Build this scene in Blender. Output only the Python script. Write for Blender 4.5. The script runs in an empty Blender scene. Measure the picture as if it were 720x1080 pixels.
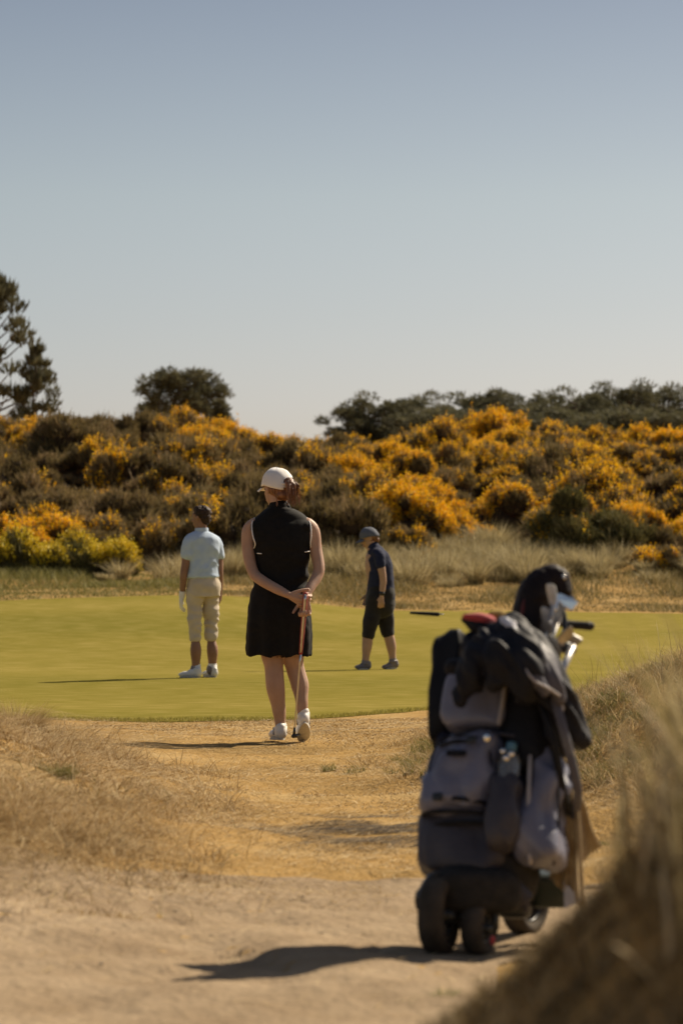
import bpy, bmesh, math, random
import numpy as np
from mathutils import Vector, Matrix, Euler, noise as mnoise

random.seed(7)
rng = np.random.default_rng(7)
SC = bpy.context.scene
COL = SC.collection

# ------------------------------------------------------------------ camera
CAMH = 1.06
FPX = 3150.0                      # focal length in photo pixels (photo 720 x 1080)
cam_d = bpy.data.cameras.new("camera")
cam = bpy.data.objects.new("camera", cam_d); COL.objects.link(cam)
SC.camera = cam
cam_d.sensor_fit = 'VERTICAL'; cam_d.sensor_height = 36.0
cam_d.lens = 36.0 * FPX / 1080.0
cam_d.clip_start = 0.1; cam_d.clip_end = 6000
cam.location = (0, 0, CAMH)
cam.rotation_euler = (math.pi/2 + math.atan2(602-540, FPX), 0, 0)
cam_d.dof.use_dof = True
cam_d.dof.focus_distance = 19.0
cam_d.dof.aperture_fstop = 4.2
cam_d.dof.aperture_blades = 9

# ------------------------------------------------------------------ light
SUN_EL = math.radians(41.0)
SUN_AZ = (0.73, 0.68)             # towards the sun on the ground plane (x right, y away)
world = bpy.data.worlds.new("World"); SC.world = world; world.use_nodes = True
wn = world.node_tree; wn.nodes.clear()
sky = wn.nodes.new('ShaderNodeTexSky'); sky.sky_type = 'NISHITA'; sky.sun_disc = False
sky.sun_elevation = SUN_EL; sky.sun_rotation = math.atan2(SUN_AZ[0], SUN_AZ[1])
sky.air_density = 1.0; sky.dust_density = 1.2; sky.ozone_density = 1.6
hs = wn.nodes.new('ShaderNodeHueSaturation'); hs.inputs['Saturation'].default_value = 0.78
hs.inputs['Value'].default_value = 1.0
bg = wn.nodes.new('ShaderNodeBackground'); bg.inputs['Strength'].default_value = 0.069
wo = wn.nodes.new('ShaderNodeOutputWorld')
wtc = wn.nodes.new('ShaderNodeTexCoord'); wsx = wn.nodes.new('ShaderNodeSeparateXYZ'); wr = wn.nodes.new('ShaderNodeValToRGB'); wm = wn.nodes.new('ShaderNodeVectorMath'); wm.operation = 'MULTIPLY'
wn.links.new(wtc.outputs['Generated'], wsx.inputs[0]); wn.links.new(wsx.outputs['Z'], wr.inputs['Fac'])
SKY_RAMP = [(0.0, (1, .885, .88)), (.055, (.97, .885, .905)), (.124, (.876, .825, .776)), (.188, (.648, .625, .625))]          # clearer air above, pale band above the horizon
while len(wr.color_ramp.elements) < len(SKY_RAMP): wr.color_ramp.elements.new(.5)
for e_, (p_, c_) in zip(wr.color_ramp.elements, SKY_RAMP): e_.position = p_; e_.color = (*c_, 1)
wn.links.new(sky.outputs[0], hs.inputs['Color']); wn.links.new(hs.outputs[0], wm.inputs[0]); wn.links.new(wr.outputs[0], wm.inputs[1])
wn.links.new(wm.outputs[0], bg.inputs['Color']); wn.links.new(bg.outputs[0], wo.inputs['Surface'])
sun_d = bpy.data.lights.new("sun", 'SUN'); sun_d.energy = 5.0; sun_d.angle = math.radians(0.5)
sun_d.color = (1.0, 0.86, 0.66)
sun = bpy.data.objects.new("sun", sun_d); COL.objects.link(sun)
sd = Vector((SUN_AZ[0]*math.cos(SUN_EL), SUN_AZ[1]*math.cos(SUN_EL), math.sin(SUN_EL)))
sun.rotation_euler = sd.to_track_quat('Z', 'Y').to_euler()
SC.view_settings.view_transform = 'Standard'; SC.view_settings.look = 'None'
SC.view_settings.exposure = 0.52; SC.view_settings.gamma = 1.0
SC.view_settings.use_curve_mapping = False

# ------------------------------------------------------------------ materials
def lin(c):
    return tuple(((v/255.0)/12.92 if v/255.0 <= 0.04045 else ((v/255.0+0.055)/1.055)**2.4) for v in c) + (1.0,)

def mat(name, cols, scale=8.0, rough=0.85, bump=0.0, bscale=None, metal=0.0, detail=4.0, tint=None,
        spec=0.3, sss=0.0, trans=0.0, stretch=None, sheen=0.0, coat=0.0, two_scale=None):
    """cols: list of linear RGB; noise picks between them.  tint: (name of face attribute, list of cols)"""
    m = bpy.data.materials.new(name); m.use_nodes = True
    nt = m.node_tree; b = nt.nodes['Principled BSDF']
    b.inputs['Roughness'].default_value = rough
    b.inputs['Metallic'].default_value = metal
    b.inputs['Specular IOR Level'].default_value = spec
    if sheen: b.inputs['Sheen Weight'].default_value = sheen
    if coat: b.inputs['Coat Weight'].default_value = coat
    if sss:
        b.inputs['Subsurface Weight'].default_value = sss
        b.inputs['Subsurface Scale'].default_value = 0.01
    tc = nt.nodes.new('ShaderNodeTexCoord'); mp = nt.nodes.new('ShaderNodeMapping')
    nt.links.new(tc.outputs['Object'], mp.inputs['Vector'])
    if stretch: mp.inputs['Scale'].default_value = stretch
    def ramp(fac, cs):
        r = nt.nodes.new('ShaderNodeValToRGB')
        e = r.color_ramp.elements
        n = len(cs)
        while len(e) < n: e.new(0.5)
        for i, c in enumerate(cs):
            e[i].position = 0.3 + 0.4*i/max(1, n-1); e[i].color = (c[0], c[1], c[2], 1)
        nt.links.new(fac, r.inputs['Fac']); return r.outputs['Color']
    nz = nt.nodes.new('ShaderNodeTexNoise'); nz.inputs['Scale'].default_value = scale
    nz.inputs['Detail'].default_value = detail
    nt.links.new(mp.outputs[0], nz.inputs['Vector'])
    col = ramp(nz.outputs['Fac'], cols)
    if two_scale:
        nz2 = nt.nodes.new('ShaderNodeTexNoise'); nz2.inputs['Scale'].default_value = two_scale[0]
        nz2.inputs['Detail'].default_value = 3.0
        nt.links.new(mp.outputs[0], nz2.inputs['Vector'])
        c2 = ramp(nz2.outputs['Fac'], two_scale[1])
        mx = nt.nodes.new('ShaderNodeMix'); mx.data_type = 'RGBA'; mx.blend_type = 'MIX'
        mx.inputs[0].default_value = two_scale[2]
        nt.links.new(col, mx.inputs[6]); nt.links.new(c2, mx.inputs[7]); col = mx.outputs[2]
    if tint:
        at = nt.nodes.new('ShaderNodeAttribute'); at.attribute_name = tint[0]
        r = nt.nodes.new('ShaderNodeValToRGB'); e = r.color_ramp.elements
        while len(e) < len(tint[1]): e.new(0.5)
        for i, c in enumerate(tint[1]):
            e[i].position = i/(len(tint[1])-1.0); e[i].color = (c[0], c[1], c[2], 1)
        nt.links.new(at.outputs['Fac'], r.inputs['Fac'])
        mx = nt.nodes.new('ShaderNodeMix'); mx.data_type = 'RGBA'
        mx.inputs[0].default_value = tint[2] if len(tint) > 2 else 1.0
        nt.links.new(col, mx.inputs[6]); nt.links.new(r.outputs['Color'], mx.inputs[7]); col = mx.outputs[2]
    nt.links.new(col, b.inputs['Base Color'])
    if bump:
        nb = nt.nodes.new('ShaderNodeTexNoise'); nb.inputs['Scale'].default_value = bscale or scale*3
        nb.inputs['Detail'].default_value = 6.0
        nt.links.new(mp.outputs[0], nb.inputs['Vector'])
        bp = nt.nodes.new('ShaderNodeBump'); bp.inputs['Strength'].default_value = 1.0
        bp.inputs['Distance'].default_value = bump
        nt.links.new(nb.outputs['Fac'], bp.inputs['Height']); nt.links.new(bp.outputs[0], b.inputs['Normal'])
    if trans:
        tr = nt.nodes.new('ShaderNodeBsdfTranslucent'); ms = nt.nodes.new('ShaderNodeMixShader')
        ms.inputs[0].default_value = trans
        nt.links.new(col, tr.inputs['Color'])
        nt.links.new(b.outputs[0], ms.inputs[1]); nt.links.new(tr.outputs[0], ms.inputs[2])
        nt.links.new(ms.outputs[0], nt.nodes['Material Output'].inputs['Surface'])
    return m

# ------------------------------------------------------------------ object helpers
def link(o, parent=None):
    COL.objects.link(o)
    if parent is not None: o.parent = parent
    return o
def tag(o, label=None, cat=None, group=None, kind=None):
    if label: o['label'] = label
    if cat: o['category'] = cat
    if group: o['group'] = group
    if kind: o['kind'] = kind
    return o
def thing(name, loc, label, cat, group=None, rotz=0.0):
    o = bpy.data.objects.new(name, None); COL.objects.link(o)
    o.empty_display_size = 0.1
    o.location = loc; o.rotation_euler = (0, 0, rotz)
    return tag(o, label, cat, group)
def np_mesh(name, V, F, smooth=False, attrs=None):
    """V (n,3); F list of int arrays (k, m) of equal arity."""
    me = bpy.data.meshes.new(name)
    V = np.asarray(V, dtype=np.float32)
    me.vertices.add(len(V)); me.vertices.foreach_set('co', V.ravel())
    idx = np.concatenate([f.ravel() for f in F]).astype(np.int32)
    tot = np.concatenate([np.full(len(f), f.shape[1], dtype=np.int32) for f in F])
    st = np.concatenate([[0], np.cumsum(tot)[:-1]]).astype(np.int32)
    me.loops.add(len(idx)); me.loops.foreach_set('vertex_index', idx)
    me.polygons.add(len(tot)); me.polygons.foreach_set('loop_start', st)
    if smooth: me.polygons.foreach_set('use_smooth', np.ones(len(tot), dtype=bool))
    if attrs:
        for k, a in attrs.items():
            at = me.attributes.new(k, 'FLOAT', 'POINT'); at.data.foreach_set('value', np.asarray(a, dtype=np.float32))
    me.update(calc_edges=True); me.validate()
    return me
def mesh_obj(name, me, m, parent=None, loc=None):
    me.name = name
    if m is not None:
        me.materials.clear(); me.materials.append(m)
    o = bpy.data.objects.new(name, me); link(o, parent)
    if loc: o.location = loc
    return o
def bm_obj(name, bm, m, parent=None, smooth=True, loc=None):
    bmesh.ops.recalc_face_normals(bm, faces=bm.faces[:])
    me = bpy.data.meshes.new(name); bm.to_mesh(me); bm.free()
    if smooth: me.polygons.foreach_set('use_smooth', np.ones(len(me.polygons), dtype=bool))
    return mesh_obj(name, me, m, parent, loc)

# ------------------------------------------------------------------ terrain
def vnoise(x, y, seed=0):
    x = np.asarray(x, float); y = np.asarray(y, float)
    xi = np.floor(x); yi = np.floor(y); fx = x-xi; fy = y-yi
    fx = fx*fx*(3-2*fx); fy = fy*fy*(3-2*fy)
    def h(a, b):
        v = np.sin(a*127.1+b*311.7+seed*74.7)*43758.5453
        return v-np.floor(v)
    return (h(xi, yi)*(1-fx)+h(xi+1, yi)*fx)*(1-fy)+(h(xi, yi+1)*(1-fx)+h(xi+1, yi+1)*fx)*fy
def fbm(x, y, s, o=3, seed=0):
    r = 0; a = 0.5; t = 0
    for i in range(o):
        r = r+a*vnoise(x*s, y*s, seed+i); t += a; a *= .5; s *= 2.03
    return r/t*2-1
def sst(a, b, x):
    t = np.clip((x-a)/(b-a), 0, 1); return t*t*(3-2*t)
_yt = np.arange(-40, 400, 0.25)
_zt = np.interp(_yt, [-40, 7, 12, 15.5, 18, 21.5, 26, 30, 34, 38, 50, 55, 60, 63, 85, 90, 112, 400],
                     [0, 0, -.03, -.085, -.015, -.015, -.01, .02, -.09, .0, .64, .72, .86, 1.1, 4.45, 4.4, 2.6, 2.2])
_k = np.exp(-.5*(np.arange(-12, 13)/5.0)**2); _k /= _k.sum()
_zt = np.convolve(np.pad(_zt, 12, mode='edge'), _k, mode='valid')
def height(x, y):
    x = np.asarray(x, float); y = np.asarray(y, float)
    z = np.interp(y, _yt, _zt)
    ridge = np.interp(x, [-14, -10, -6, -3.4, -1.8, 0, 1.9, 5.5, 9.7, 14], [.1, .2, .2, -.05, -.25, -.45, -.05, -.1, -.3, -.2])
    z = z+ridge*sst(64, 84, y)*(1-sst(95, 115, y))
    z = z-(.30*sst(-3, 1.5, x)+.08*sst(2, 9, x)+.12*(1-sst(-9, -5, x)))*sst(37, 50, y)*(1-sst(53, 63, y))
    # banks beside the path
    z = z+.54*np.exp(-.5*((x+2.45)/.95)**2-.5*((y-13.2)/2.9)**2)
    z = z+.22*np.exp(-.5*((x+2.1)/.75)**2-.5*((y-10.0)/1.0)**2)
    z = z+.64*np.exp(-.5*((x-2.45)/1.02)**2-.5*((y-16.3)/2.7)**2)
    z = z+.30*np.exp(-.5*((x-2.4)/.7)**2-.5*((y-11.0)/2.6)**2)
    z = z+np.interp(x+.07*fbm(x, y, 2.3, 2, 3), [-.6, -.35, -.15, 0, .1, .2, .3, .45, .7, 1.2, 2], [0, .015, .12, .25, .345, .42, .495, .63, .77, .87, .9])*sst(1.6, 3.3, y)*(1-sst(4.3, 6.3, y))
    # small relief
    flat = 1-sst(20.6, 21.6, y)*(1-sst(49, 53, y))
    bk = np.exp(-.5*((x+2.4)/1.1)**2-.5*((y-12.5)/3.2)**2)+np.exp(-.5*((x-2.4)/1.1)**2-.5*((y-15)/3.5)**2)
    z = z+flat*(.030*fbm(x, y, .9, 3, 11)+.010*fbm(x, y, 6, 3, 5)+.11*bk*fbm(x, y, 2.2, 2, 51))
    rut = sst(6.5, 8, y)*(1-sst(10.2, 11.5, y))
    c1 = .35+.35*np.sin(y*.55)-.9*(y-8.5)*.35
    z = z-rut*.014*(np.exp(-((x-c1)/.035)**2)+np.exp(-((x-c1+.36)/.035)**2))
    z = z+rut*(.018*fbm(x, y, 2.6, 2, 71)+.006*fbm(x, y, 11, 2, 75))-rut*.016*sst(.62, .8, vnoise(x*3.6+y, y*2.2, 73))
    z = z+sst(52, 58, y)*.10*fbm(x, y, .35, 3, 21)
    return z
def H1(x, y): return float(height(np.array([x]), np.array([y]))[0])
def PX(px, Y): return (px-360.0)/FPX*Y
def PZ(py, Y): return CAMH+(602.0-py)/FPX*Y

def grid_sheet(xs, ys, dz=0.0):
    X, Y = np.meshgrid(xs, ys)
    Z = height(X, Y)+dz
    n, k = X.shape
    V = np.stack([X.ravel(), Y.ravel(), Z.ravel()], 1)
    i = (np.arange(n-1)[:, None]*k+np.arange(k-1)[None, :]).ravel()
    F = np.stack([i, i+1, i+k+1, i+k], 1)
    return V, F
def geo(a, b, n): return list(np.geomspace(a, b, n))
xs = np.array(sorted([-v for v in geo(15, 2500, 26)]+list(np.arange(-14.5, -4, .4))+list(np.arange(-4, 4, .045))+list(np.arange(4, 14.6, .4))+geo(15, 2500, 26)))
ys = np.array(sorted([-v for v in geo(2, 600, 16)]+list(np.arange(-1.5, 6.5, .12))+list(np.arange(6.5, 22, .045))+list(np.arange(22, 66, .3))+list(np.arange(66, 120, .8))+geo(121, 3500, 30)))
V, F = grid_sheet(xs, ys)
M_ground = mat('dry_turf_soil', [(.26, .165, .062), (.36, .235, .095), (.46, .32, .15)], scale=9, bump=.016, bscale=45, rough=1.0, spec=.0,
               two_scale=(1.1, [(.20, .135, .06), (.38, .235, .085), (.46, .33, .16)], .55))
ground = mesh_obj('ground', np_mesh('ground', V, [F], True), M_ground); tag(ground, kind='structure')
ground['label'] = 'golden sun-dried turf and rough ground of the links'

def strip_sheet(name, ys, xl, xr, n, dz, m, label):
    V = []; 
    for y in ys:
        a, b = xl(y), xr(y)
        x = np.linspace(a, b, n); V.append(np.stack([x, np.full(n, y), height(x, np.full(n, y))+dz], 1))
    V = np.concatenate(V); r = len(ys)
    i = (np.arange(r-1)[:, None]*n+np.arange(n-1)[None, :]).ravel()
    F = np.stack([i, i+1, i+n+1, i+n], 1)
    o = mesh_obj(name, np_mesh(name, V, [F], True), m); tag(o, label, kind='structure'); return o

M_sand = mat('sandy_dirt', [(.235, .170, .105), (.30, .225, .145), (.38, .29, .19)], scale=5, bump=.014, bscale=26, rough=1.0, spec=.0,
             two_scale=(1.4, [(.215, .155, .098), (.30, .225, .145), (.39, .30, .20)], .5))
def pl(y): return -.30-1.25*sst(10.3, 9.3, y)-1.3*sst(9.3, 7.6, y)+.18*float(fbm(np.array([y]), np.array([3.]), 2.2)[0])+.35*sst(9.0, 9.8, y)*float(fbm(np.array([y*9]), np.array([3.]), 1.)[0])
def pr(y): return .45+.9*sst(8.0, 9.2, y)-1.2*sst(9.4, 10.3, y)+.16*float(fbm(np.array([y]), np.array([9.]), 2.4)[0])+.35*sst(9.0, 9.8, y)*float(fbm(np.array([y*9]), np.array([7.]), 1.)[0])
strip_sheet('dirt_path', np.arange(5.8, 10.3, .045), pl, pr, 80, .004, M_sand, 'pale sandy dirt path crossing the foreground')

M_green = mat('mown_green_turf', [(.140, .128, .024), (.20, .165, .034), (.28, .22, .060)], scale=.22, bump=.004, bscale=120, rough=1.0, spec=.0,
              stretch=(.35, .9, 1), two_scale=(9, [(.15, .130, .026), (.22, .18, .042), (.34, .265, .09)], .5))
def gl(y): return -13.0+9.0*sst(22.6, 21.2, y)+13*sst(42, 54.5, y)+.05*math.sin(y*2.1)
def gr(y): return float(np.interp(y, [21.2, 21.45, 22.1, 23.2, 25, 28, 44, 53], [-1.4, -.35, .2, .85, 2.6, 13, 13, 8]))+.04*math.sin(y*9)
strip_sheet('putting_green', np.concatenate([np.arange(21.2, 24, .05), np.arange(24, 52.0, .35)]), gl, gr, 60, .004, M_green,
            'smooth yellow green putting green rising gently to the back')

# ------------------------------------------------------------------ grass blades (uncountable)
def blades(name, x, y, h, w, lean, m, label, curl=.5, leandir=None, dz=0.0, seg=3, flat=False, cat='grass'):
    n = len(x)
    z = height(x, y)+dz
    a = rng.uniform(0, 2*np.pi, n) if leandir is None else leandir
    f = rng.uniform(0, 2*np.pi, n)
    dx, dy = np.cos(a), np.sin(a); wx, wy = np.cos(f), np.sin(f)
    Vs = []
    for s in range(seg):
        t = s/seg
        hh = h*t*(1-.35*curl*lean*t); off = lean*h*(t*(1-curl)+curl*t*t)
        ww = w*(1-.55*t)*.5
        cx = x+dx*off; cy = y+dy*off; cz = z+hh
        Vs += [np.stack([cx-wx*ww, cy-wy*ww, cz], 1), np.stack([cx+wx*ww, cy+wy*ww, cz], 1)]
    off = lean*h
    Vs.append(np.stack([x+dx*off, y+dy*off, z+h*(1-.35*curl*lean)], 1))
    k = 2*seg+1
    V = np.stack(Vs, 1).reshape(-1, 3)
    b = np.arange(n)*k
    F = []
    for s in range(seg-1):
        F.append(np.stack([b+2*s, b+2*s+1, b+2*s+3, b+2*s+2], 1))
    F.append(np.stack([b+2*seg-2, b+2*seg-1, b+2*seg], 1))
    tint = np.repeat(rng.uniform(0, 1, n), k)
    o = mesh_obj(name, np_mesh(name, V, F, False, {'tint': tint}), m)
    tag(o, label, kind='stuff')
    return o
def scatter(n, x0, x1, y0, y1, dens):
    x = rng.uniform(x0, x1, n); y = rng.uniform(y0, y1, n)
    k = rng.uniform(0, 1, n) < dens(x, y)
    return x[k], y[k]
def clumpy(n, cx, cy, r):
    """blades gathered in tufts"""
    i = rng.integers(0, len(cx), n); a = rng.uniform(0, 2*np.pi, n); q = r[i]*np.sqrt(rng.uniform(0, 1, n))
    return cx[i]+q*np.cos(a), cy[i]+q*np.sin(a), i, a

M_dry = mat('dry_grass_blades', [(.4, .3, .13)], tint=('tint', [(.16, .10, .04), (.34, .225, .09), (.47, .335, .15), (.66, .52, .30)]), trans=.35, rough=.7)
M_straw = mat('straw_litter_blades', [(.5, .38, .19)], tint=('tint', [(.18, .12, .05), (.38, .255, .105), (.48, .345, .16), (.68, .54, .31)]), rough=.7)
M_rough = mat('rough_grass_blades', [(.3, .25, .1)], tint=('tint', [(.10, .09, .03), (.20, .165, .055), (.30, .235, .095), (.40, .31, .15)]), trans=.25, rough=.75)
M_olive = mat('olive_grass_blades', [(.2, .2, .06)], tint=('tint', [(.09, .10, .025), (.17, .165, .045), (.26, .235, .075), (.33, .28, .10)]), trans=.25, rough=.75)
M_marram = mat('marram_blades', [(.4, .34, .2)], tint=('tint', [(.20, .16, .07), (.34, .275, .13), (.48, .395, .21), (.62, .53, .32)]), trans=.35, rough=.7)
M_bank = mat('bank_grass_blades', [(.15, .1, .05)], tint=('tint', [(.10, .070, .030), (.17, .12, .052), (.25, .18, .085), (.42, .33, .18)]), trans=.22, rough=.75)
M_fringe = mat('fringe_blades', [(.2, .18, .05)], tint=('tint', [(.22, .20, .035), (.33, .28, .055), (.42, .34, .09)]), trans=.25, rough=.8)

# flat straw litter on the trodden turf and the dirt
x, y = scatter(120000, -4, 3, 7.0, 21.5, lambda x, y: .07+.93*sst(9.6, 11.0, y)*sst(.3, .7, .65*vnoise(x*1.6, y*.9, 4)+.35*vnoise(x*6, y*4, 14)))
o = blades('straw_litter', x, y, rng.uniform(.005, .018, len(x)), rng.uniform(.0022, .0055, len(x)), rng.uniform(3., 11., len(x)), M_straw,
           'short straw litter trodden flat on the golden ground', curl=.2, leandir=rng.normal(.15, .9, len(x)), dz=.006, seg=2)
# stubble
x, y = scatter(230000, -3.5, 3.2, 10.0, 21.45, lambda x, y: sst(9.8, 11.2, y)*(.06+.94*sst(.42, .75, .6*vnoise(x*1.7, y*.8, 8)+.4*vnoise(x*7, y*3.2, 18))))
blades('dry_turf_stubble', x, y, rng.uniform(.005, .020, len(x))*(.5+.9*vnoise(x*3, y*1.5, 28)), rng.uniform(.002, .004, len(x)), rng.uniform(.6, 3.5, len(x)), M_straw,
       'short dry stubble of the parched turf in front of the green', seg=2)
# long dry grass on the left bank
def leftmask(x, y): return sst(.06, .26, .44*np.exp(-.5*((x+2.5)/1.15)**2-.5*((y-12.8)/3.0)**2)+.34*np.exp(-.5*((x+2.0)/.75)**2-.5*((y-9.7)/.95)**2)+.05*fbm(x, y, 2.5, 2, 6))
def rightmask(x, y): return sst(.12, .34, .78*np.exp(-.5*((x-2.35)/1.02)**2-.5*((y-16.3)/2.7)**2)+.3*np.exp(-.5*((x-2.4)/.8)**2-.5*((y-11.)/2.6)**2)+.09*fbm(x, y, 2.0, 2, 16)+.13*np.exp(-.5*((x-.55)/.55)**2-.5*((y-16.5)/1.8)**2))
x, y = scatter(9000, -3.2, -.3, 9, 17, lambda x, y: leftmask(x, y)*sst(.55, .75, vnoise(x*1.3, y*.8, 91)))
blades('olive_bank_grass', x, y, rng.uniform(.02, .07, len(x)), rng.uniform(.002, .004, len(x)), rng.uniform(.3, 1.4, len(x)), M_olive,
       'greenish low grass showing in patches on the left bank', curl=.6)
cx, cy = scatter(5600, -4.2, -.4, 8.0, 19, leftmask)
x, y, i, a = clumpy(110000, cx, cy, rng.uniform(.03, .13, len(cx)))
hh = (rng.uniform(.02, .085, len(cx))*(.3+2.0*sst(.25, .85, vnoise(cx*2.2, cy*1.3, 61))))[i]*rng.uniform(.5, 1.5, len(x))
blades('dry_bank_grass', x, y, hh, rng.uniform(.0022, .0048, len(x)), rng.uniform(.5, 4.5, len(x)), M_dry,
       'tangled dry brown grass on the bank left of the path', curl=.75, leandir=a+rng.normal(0, .6, len(x)))
x, y = scatter(60000, -4.2, -.2, 8.2, 19, lambda x, y: np.clip(leftmask(x, y)*1.2+.05, 0, 1))
blades('lying_straw', x, y, rng.uniform(.012, .05, len(x)), rng.uniform(.002, .0042, len(x)), rng.uniform(2.5, 6.5, len(x)), M_straw,
       'long pale straws lying over the left bank', curl=.3, leandir=rng.normal(.1, .8, len(x))+np.pi*(rng.uniform(size=len(x)) < .4), dz=.02, seg=4)
x, y = scatter(26000, -3.2, 1.5, 8.6, 10.9, lambda x, y: np.exp(-((y-9.9-.4*fbm(x, y, 1.2, 2, 5))/.5)**2)*(vnoise(x*4, y*4, 7) > .4))
blades('edge_litter', x, y, rng.uniform(.006, .022, len(x)), rng.uniform(.0016, .0032, len(x)), rng.uniform(1.5, 6, len(x)), M_dry,
       'scattered dry stalks where the turf meets the dirt path', curl=.3, dz=.005, seg=2)
x, y = scatter(3500, -2.2, 1.2, 7.0, 9.6, lambda x, y: vnoise(x*2.5, y*2.5, 17)**2)
blades('loose_straw', x, y, rng.uniform(.004, .012, len(x)), rng.uniform(.0016, .003, len(x)), rng.uniform(3, 9, len(x)), M_dry,
       'loose straws scattered on the dirt path', curl=.2, dz=.006, seg=2)
cx, cy = scatter(4500, .1, 4.2, 10, 21, rightmask)
x, y, i, a = clumpy(80000, cx, cy, rng.uniform(.04, .16, len(cx)))
hh = rng.uniform(.03, .12, len(cx))[i]*rng.uniform(.6, 1.25, len(x))
o = blades('dry_mound_grass', x, y, hh, rng.uniform(.002, .004, len(x)), rng.uniform(.5, 2.0, len(x)), M_dry,
       'tangled dry grass on the mound behind the golf bag', curl=.75, leandir=a+rng.normal(0, .6, len(x)))
cx, cy = scatter(1500, -.1, 4, 13, 20.5, lambda x, y: rightmask(x, y)*(vnoise(x*1.2, y*.8, 31) > .5))
x, y, i, a = clumpy(40000, cx, cy, rng.uniform(.03, .1, len(cx)))
blades('olive_mound_grass', x, y, rng.uniform(.02, .07, len(x)), rng.uniform(.002, .004, len(x)), rng.uniform(.3, 1.2, len(x)), M_olive,
       'greenish low grass patches over the mound behind the golf bag', curl=.6)
# thin tall stems standing on the right mound
x, y = scatter(900, .7, 4, 14.0, 18.5, lambda x, y: rightmask(x, y))
blades('seed_stems', x, y, rng.uniform(.10, .30, len(x)), rng.uniform(.002, .003, len(x)), rng.uniform(.1, .9, len(x)), M_straw,
       'thin pale seed stems standing on the right mound', curl=.5, seg=4)
# green fringe
ed = lambda x: np.interp(x, [-4, -1.4, -.35, .2, .85, 2.6, 6], [21.25, 21.2, 21.45, 22.1, 23.2, 25, 26])+.05*np.sin(x*5)
x, y = scatter(160000, -4.6, 3.5, 21.0, 26, lambda x, y: sst(ed(x)-.12, ed(x), y)*(1-sst(ed(x)+.12, ed(x)+.45, y)))
blades('green_fringe', x, y, rng.uniform(.015, .035, len(x)), rng.uniform(.003, .006, len(x)), rng.uniform(.1, .8, len(x)), M_fringe,
       'slightly longer green fringe grass along the near edge of the putting green', seg=2)
# rough behind the green
gmask = lambda x, y: np.array([1.0 if (yy > 52.0 or xx < gl(yy)+.1 or xx > gr(yy)-.1) else 0.0 for xx, yy in zip(x, y)])
x, y = scatter(230000, -12.5, 12.5, 47, 68, lambda x, y: gmask(x, y)*(.5+.5*sst(.3, .7, vnoise(x*.9, y*.7, 3))))
lft = x < -2.2+fbm(x, y, .4, 2, 9)*1.5
def rough_h(x, y): return rng.uniform(.05, .15, len(x))*(.45+1.3*sst(.3, .8, vnoise(x*.9, y*.45, 12)))*(.6+.6*sst(53, 60, y))
blades('rough_grass', x[~lft], y[~lft], rough_h(x[~lft], y[~lft]), rng.uniform(.008, .018, (~lft).sum()), rng.uniform(.2, 1.1, (~lft).sum()), M_rough,
       'tawny rough grass between the green and the gorse', seg=2)
blades('olive_rough_grass', x[lft], y[lft], rough_h(x[lft], y[lft]), rng.uniform(.008, .018, lft.sum()), rng.uniform(.2, 1.1, lft.sum()), M_olive,
       'greener rough grass beyond the left side of the green', seg=2)
# pale marram clumps at the foot of the gorse
def mar(x, y): return sst(-4.2, -2.2, x)*(1-sst(4.6, 7.5, x)*.75)*(vnoise(x*.55, y*.5, 44) > .28)
cx, cy = scatter(430, -12, 12, 59.5, 65.5, lambda x, y: np.maximum(mar(x, y), .08))
x, y, i, a = clumpy(75000, cx, cy, rng.uniform(.12, .38, len(cx)))
hh = (rng.uniform(.25, .85, len(cx))*(.6+.6*vnoise(cx*.8, cy*.8, 141)))[i]*rng.uniform(.55, 1.1, len(x))
blades('marram_grass', x, y, hh, rng.uniform(.006, .014, len(x)), rng.uniform(.1, 1.2, len(x)), M_marram,
       'tall pale marram grass at the foot of the gorse bank', curl=.6, leandir=a+rng.normal(0, .8, len(x)), seg=3)
# near bank, lower right, out of focus
cx, cy = scatter(2700, -.3, 2.8, 2.7, 5.9, lambda x, y: sst(-.12, .15, x-.05+.05*fbm(x, y, 3, 2, 3)-.08*np.abs(y-4.3)))
x, y, i, a = clumpy(85000, cx, cy, rng.uniform(.02, .07, len(cx)))
hh = (rng.uniform(.02, .08, len(cx))*(.6+1.9*sst(.38, .6, cx)))[i]*rng.uniform(.5, 1.2, len(x))
blades('near_bank_grass', x, y, hh, rng.uniform(.0025, .005, len(x)), rng.uniform(.2, 1.4, len(x)), M_bank,
       'blurred dark brown grass on the near bank at lower right', curl=.6, leandir=a)
x, y = scatter(6500, .15, 2.6, 3.2, 4.8, lambda x, y: sst(.37, .55, x))
blades('near_bank_stalks', x, y, rng.uniform(.14, .40, len(x))*(.55+.55*sst(.35, .6, x)), rng.uniform(.003, .009, len(x)), rng.uniform(.03, .6, len(x)), M_marram,
       'tall blurred marram stalks rising from the near bank at right', curl=.6, seg=4)
x, y = scatter(260, .3, 2.2, 3.5, 4.8, lambda x, y: sst(.36, .55, x))
blades('broad_bank_leaves', x, y, rng.uniform(.10, .30, len(x)), rng.uniform(.009, .016, len(x)), rng.uniform(.1, .9, len(x)), M_straw,
       'broad pale dead leaves among the grass on the near right bank', curl=.7, seg=5)
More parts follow.
